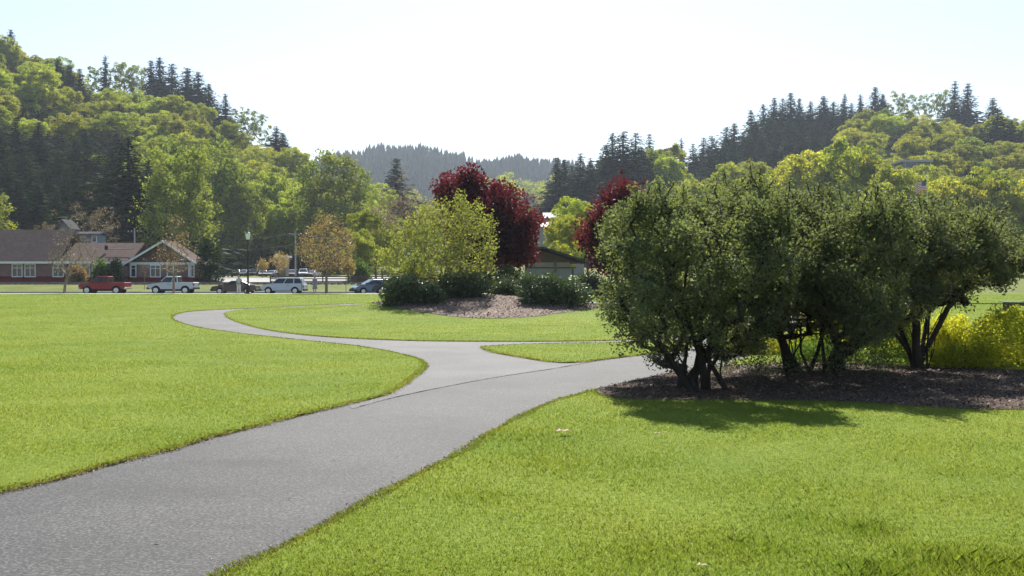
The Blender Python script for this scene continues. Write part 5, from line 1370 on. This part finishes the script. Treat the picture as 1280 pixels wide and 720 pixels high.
# ------------------------------------------------------------------ lamp, poles, wires, flag, bench, litter
lp = thing('street_lamp', 'tall black lamp post with a white lantern beside the street', 'street lamp', (at(318, 99.0).x, 96.6, 0.02))
kz = 96.6 / F
lt = (HY - 289.5) * kz + EYE
MB().tube([(0, 0, 0), (0, 0, .08), (0, 0, .12), (0, 0, .75), (0, 0, .85)], [.30, .30, .22, .19, .10], 12).build('base', M['black'], lp)
MB().tube([(0, 0, .8), (0, 0, lt - .95)], [.095, .065], 10).build('post', M['black'], lp)
MB().tube([(0, 0, lt - .95), (0, 0, lt - .85), (0, 0, lt - .80)], [.07, .16, .16], 10).build('collar', M['black'], lp)
M['opal'] = pmat('opal lantern glass', (0.85, 0.86, 0.86), (0.78, 0.78, 0.78), 4, .3)
lant = MB().tube([(0, 0, lt - .79), (0, 0, lt - .35), (0, 0, lt - .2)], [.15, .24, .20], 10).build('lantern', M['opal'], lp)
MB().tube([(0, 0, lt - .195), (0, 0, lt - .08), (0, 0, lt)], [.26, .12, .03], 10).build('cap', M['black'], lant)

def pole(px, top, D_, label, arm=True):
    p = at(px, D_); h = W(px, top, D_).z - p.z
    o = thing('utility_pole', label, 'utility pole', tuple(p), group='utility poles beyond the street')
    MB().tube([(0, 0, -.3), (0, 0, h)], [.16, .11], 8).build('shaft', M['pole'], o)
    if arm:
        MB().box(-1.1, 1.1, -.06, .06, h - .65, h - .52).build('crossarm', M['wood'], o)
        for dx in (-.95, -.45, .45, .95): MB().tube([(dx, 0, h - .52), (dx, 0, h - .36)], [.05, .03], 6).build('insulator', M['white'], o)
    return Vector((p.x, D_, p.z + h - .40))
M['pole'] = pmat('silvery pole', (0.33, 0.32, 0.30), (0.24, 0.23, 0.22), 3, .8)
P1 = pole(168.5, 285, 150, 'pale utility pole rising behind the gabled wing roof'); P2 = pole(369.5, 289, 160, 'grey utility pole behind the orange budding tree')
P0 = pole(-120, 270, 148, 'utility pole far along the long building'); P3 = pole(590, 285, 172, 'utility pole hidden behind the yellow tree')
cab_i = 0
for (a, b_, nm) in ((P0, P1, 'behind the long building'), (P1, P2, 'crossing the cottonwood grove'), (P2, P3, 'running behind the yellow tree')):
    for dx, dz, wn in ((-.95, 0, 'upper slack power line '), (.95, -1.5, 'lower slack power line ')):
        pts = []
        for i in range(17):
            t = i / 16; q_ = a.lerp(b_, t); pts.append((q_.x + dx, q_.y, q_.z + dz - 1.3 * 4 * t * (1 - t)))
        tag(MB().tube(pts, .028, 5).build('power_line', M['black']), wn + nm, 'power line', 'power lines between the poles')

fb_ = at(1158.5, 120); fh = W(1158.5, 221, 120).z - fb_.z
fpole = thing('flagpole', 'white flagpole rising behind the dark shrub clump', 'flagpole', tuple(fb_))
MB().tube([(0, 0, 0), (0, 0, fh)], [.075, .04], 10).build('shaft', M['white'], fpole)
MB().tube([(0, 0, fh - .02), (0, 0, fh + .06), (0, 0, fh + .14), (0, 0, fh + .2)], [.03, .10, .10, .02], 10).build('finial', M['white'], fpole)
M['fred'] = pmat('red cloth', (0.42, 0.02, 0.03), None, 3, .9); M['fwhite'] = pmat('white cloth', (0.8, 0.8, 0.8), (0.75, 0.75, 0.75), 3, .9); M['fblue'] = pmat('blue cloth', (0.02, 0.03, 0.14), None, 3, .9)
fl = bpy.data.meshes.new('flag'); V = []; Fc = []; mi = []
FW, FHt = 2.1, 1.3
nxs, nys = 19, 13
def fpt(u, v):   # hanging slackly from the hoist
    x = -.10 - u * FW * .62 - .05 * math.sin(v * 5); z = fh - .25 - v * FHt - .55 * u - .10 * math.sin(u * 6 + v * 2); y = .16 * math.sin(u * 8 + v * 1.6) * (u + .1)
    return (x, y, z)
for j in range(nys + 1):
    for i in range(nxs + 1): V.append(fpt(i / nxs, j / nys))
for j in range(nys):
    for i in range(nxs):
        a = j * (nxs + 1) + i; Fc.append((a, a + 1, a + nxs + 2, a + nxs + 1))
        mi.append(2 if (i < nxs * .42 and j < 7) else (0 if j % 2 == 0 else 1))
fl.from_pydata(V, [], Fc); fl.update()
for m_ in ('fred', 'fwhite', 'fblue'): fl.materials.append(M[m_])
fl.polygons.foreach_set('material_index', mi); fl.polygons.foreach_set('use_smooth', [True] * len(mi))
fo = link('flag', fl); fo.location = fb_; so_ = fo.modifiers.new('cloth', 'SOLIDIFY'); so_.thickness = .012; so_.offset = 0
tag(fo, 'striped red and white flag with a blue canton hanging from the pole', 'flag')
sv, sf = [], []
for r_ in range(5):
    for c_ in range(6):
        u = (.035 + c_ * .068); v = (.05 + r_ * .1)
        x, y, z = fpt(u, v)
        for sgn in (-1, 1):
            b0 = len(sv)
            for i in range(10):
                a = PI / 2 + i * PI / 5; rr = .035 if i % 2 == 0 else .015
                sv.append((x + rr * math.cos(a), y + sgn * .014, z + rr * math.sin(a)))
            sf.append(tuple(range(b0, b0 + 10)))
MB().add(sv, sf).build('star_pattern', M['fwhite'], fo)

bp_ = at(1276, 47)
M['benchtop'] = pmat('grey bench boards', (0.42, 0.42, 0.43), (0.33, 0.33, 0.34), 6, .7)
bn = thing('park_bench', 'grey topped bench on the lawn beyond the golden shrubs', 'bench', (bp_.x, 47, 0.0), 0.05)
zs = EYE + (HY - 376.5) * 47 / F
for i in range(3): MB().box(-.95, .95, -.25 + i * .17, -.10 + i * .17, zs - .05, zs).build('seat_board', M['benchtop'], bn)
MB().box(-.85, .85, -.22, -.16, zs - .22, zs - .06).build('apron', M['trimbrown'], bn)
for dx in (-.7, .7): MB().box(dx - .06, dx + .06, -.2, .2, -.02, zs - .055).build('leg', M['trimbrown'], bn)

# curled dead leaves on the front lawn
M['tanleaf'] = foliage('dry curled leaf', (0.34, 0.24, 0.15), (0.52, 0.42, 0.30), .35, (1.2, 1.1, .9), .03, .5, .1, .01)
def curled_leaf(px, py, size, seed, label, folds=5):
    x, y = G(px, py); rg = np.random.default_rng(seed); V = []; Fc = []; nu, nv = 12, 7
    for j in range(nv + 1):
        for i in range(nu + 1):
            u = i / nu * 2 - 1; v = j / nv * 2 - 1
            wl = (1 - u * u) ** .5 * (.55 + .25 * math.sin(folds * u * 2 + 1)) + .03
            curl = 1.1 * v * wl
            V.append((u * size * (1 - .12 * v * v), math.sin(curl) * size * .6, .012 + (1 - math.cos(curl)) * size * .55 + .16 * size * math.sin(u * 4 + seed) ** 2 + .05 * size * rg.uniform()))
    for j in range(nv):
        for i in range(nu):
            a = j * (nu + 1) + i; Fc.append((a, a + 1, a + nu + 2, a + nu + 1))
    me = bpy.data.meshes.new('dead_leaf'); me.from_pydata(V, [], Fc); me.update()
    t_ = me.attributes.new('tone', 'FLOAT', 'FACE'); t_.data.foreach_set('value', rg.uniform(0, 1, len(Fc)).astype(np.float32))
    me.polygons.foreach_set('use_smooth', [True] * len(Fc))
    o = link('dead_leaf', me, M['tanleaf']); o.location = (x, y, .03); o.rotation_euler = (0.1, 0.05, rg.uniform(-.4, .4))
    tag(o, label, 'dead leaf', 'dry leaves on the front lawn'); return o
curled_leaf(704, 545, .095, 3, 'largest pale curled dry leaf, on the grass near the path edge')
curled_leaf(821, 547, .045, 5, 'small brown dry leaf on the grass before the dark shrubs')
curled_leaf(832, 546, .03, 9, 'tiniest brown dry leaf beside another small one')
curled_leaf(878, 717, .035, 6, 'brown curled dry leaf nearest the camera on the grass')
curled_leaf(449, 366.5, .30, 7, 'crumpled white scrap on the far lawn by the dark car')
dc = thing('drain_cover', 'small dark metal cover at the edge of the loop path', 'drain cover', (*G(303, 419.5), -.0215))
MB().tube([(0, 0, 0), (0, 0, .012)], [.26, .25], 20).build('plate', M['metal'], dc)
MB().tube([(0, 0, .012), (0, 0, .018)], [.07, .06], 10).build('boss', M['black'], dc)

# ------------------------------------------------------------------ people on the far pavement
M['skin'] = pmat('skin', (0.42, 0.27, 0.20), (0.38, 0.24, 0.18), 5, .6)
M['hair'] = pmat('dark hair', (0.03, 0.022, 0.018), None, 8, .6)
M['cloth_a'] = pmat('pale blue cloth', (0.42, 0.50, 0.60), (0.36, 0.44, 0.54), 6, .9); M['cloth_b'] = pmat('white trouser cloth', (0.58, 0.58, 0.58), (0.5, 0.5, 0.5), 6, .9)
M['cloth_c'] = pmat('grey lavender cloth', (0.28, 0.28, 0.36), (0.22, 0.22, 0.3), 6, .9)
def skinned(name, joints, edges, radii, mat, parent, root_i=0):
    me = bpy.data.meshes.new(name); me.from_pydata(joints, edges, []); me.update()
    o = link(name, me, mat, parent)
    md = o.modifiers.new('skin', 'SKIN'); md.use_smooth_shade = True
    for i, r_ in enumerate(radii):
        v = me.skin_vertices[0].data[i]; v.radius = r_ if hasattr(r_, '__len__') else (r_, r_); v.use_root = (i == root_i)
    sub = o.modifiers.new('sub', 'SUBSURF'); sub.levels = 1; sub.render_levels = 2
    return o
def person(label, loc, rz, top, low, skirt=False, armout=False, h=1.72):
    r_ = thing('person', label, 'person', loc, rz); s_ = h / 1.72
    ax = .30 if armout else .22
    J = [(0, 0, .92), (0, 0, 1.12), (0, 0, 1.36), (0, 0, 1.46), (0, -.01, 1.54), (0, -.015, 1.63), (0, -.01, 1.71),
         (.17, 0, 1.38), (ax, .02, 1.13), (ax + (.06 if armout else .01), -.10 if armout else -.04, .90), (ax + (.06 if armout else .0), -.12 if armout else -.06, .81),
         (-.17, 0, 1.38), (-.22, .02, 1.13), (-.23, -.04, .90), (-.23, -.06, .81),
         (.09, 0, .86), (.10, -.01, .48), (.11, .02, .08), (.12, -.15, .035), (-.09, 0, .86), (-.10, -.02, .48), (-.11, .0, .08), (-.12, -.17, .035)]
    E = [(0, 1), (1, 2), (2, 3), (3, 4), (4, 5), (5, 6), (2, 7), (7, 8), (8, 9), (9, 10), (2, 11), (11, 12), (12, 13), (13, 14), (0, 15), (15, 16), (16, 17), (17, 18), (0, 19), (19, 20), (20, 21), (21, 22)]
    Rr = [(.15, .10), (.14, .10), (.15, .10), .055, (.075, .085), (.08, .095), (.06, .07), .06, .045, .035, .04, .06, .045, .035, .04, .085, .06, .045, .035, .085, .06, .045, .035]
    sc_ = lambda L: [tuple(c * s_ for c in p) for p in L]
    skinned('body', sc_(J), E, Rr, M['skin'], r_)
    skinned('shirt', sc_([J[0], J[1], (0, 0, 1.36), (.17, 0, 1.385), (ax - .01, .02, 1.16), (-.17, 0, 1.385), (-.21, .02, 1.16)]), [(0, 1), (1, 2), (2, 3), (3, 4), (2, 5), (5, 6)],
            [(.175, .125), (.16, .12), (.17, .12), .08, .065, .08, .065], top, r_)
    if skirt:
        MB().tube(sc_([(0, 0, .98), (0, 0, .85), (0, 0, .45)]), [.15, .19, .25], 14).build('skirt', low, r_, smooth_=True)
    else:
        skinned('trousers', sc_([(0, 0, .93), (.09, 0, .84), (.10, -.01, .48), (.11, .01, .12), (-.09, 0, .84), (-.10, -.02, .48), (-.11, .0, .12)]), [(0, 1), (1, 2), (2, 3), (0, 4), (4, 5), (5, 6)],
                [(.165, .125), .11, .085, .07, .11, .085, .07], low, r_)
    skinned('hair', sc_([(0, .03, 1.60), (0, .015, 1.68), (0, -.01, 1.725)]), [(0, 1), (1, 2)], [(.085, .08), (.09, .095), (.06, .07)], M['hair'], r_)
    return r_
person('person in a pale blue shirt and white trousers standing beside the brown car', (carx(298.5, 97), 97.0, .02), 0.3, M['cloth_a'], M['cloth_b'], armout=True, h=1.75)
person('person in grey lavender clothes standing between the street tree and white SUV', (carx(393.5, 97), 97.0, .02), -.2, M['cloth_c'], M['cloth_c'], skirt=True, h=1.68)
for px, lb in ((278.5, 'thin bare stake on the verge left of the person in pale blue'), (377, 'thin bare stake on the verge behind the white SUV'), (432.5, 'thin bare stake between the street tree and the blue grey car')):
    st_ = thing('marker_post', lb, 'post', (carx(px, 96.9), 96.9, .02), group='thin posts along the street')
    MB().tube([(0, 0, 0), (0, 0, 1.35)], .03, 6).build('shaft', M['metal'], st_)
    MB().tube([(0, 0, 1.35), (0, 0, 1.39)], [.045, .035], 6).build('tip', M['black'], st_)
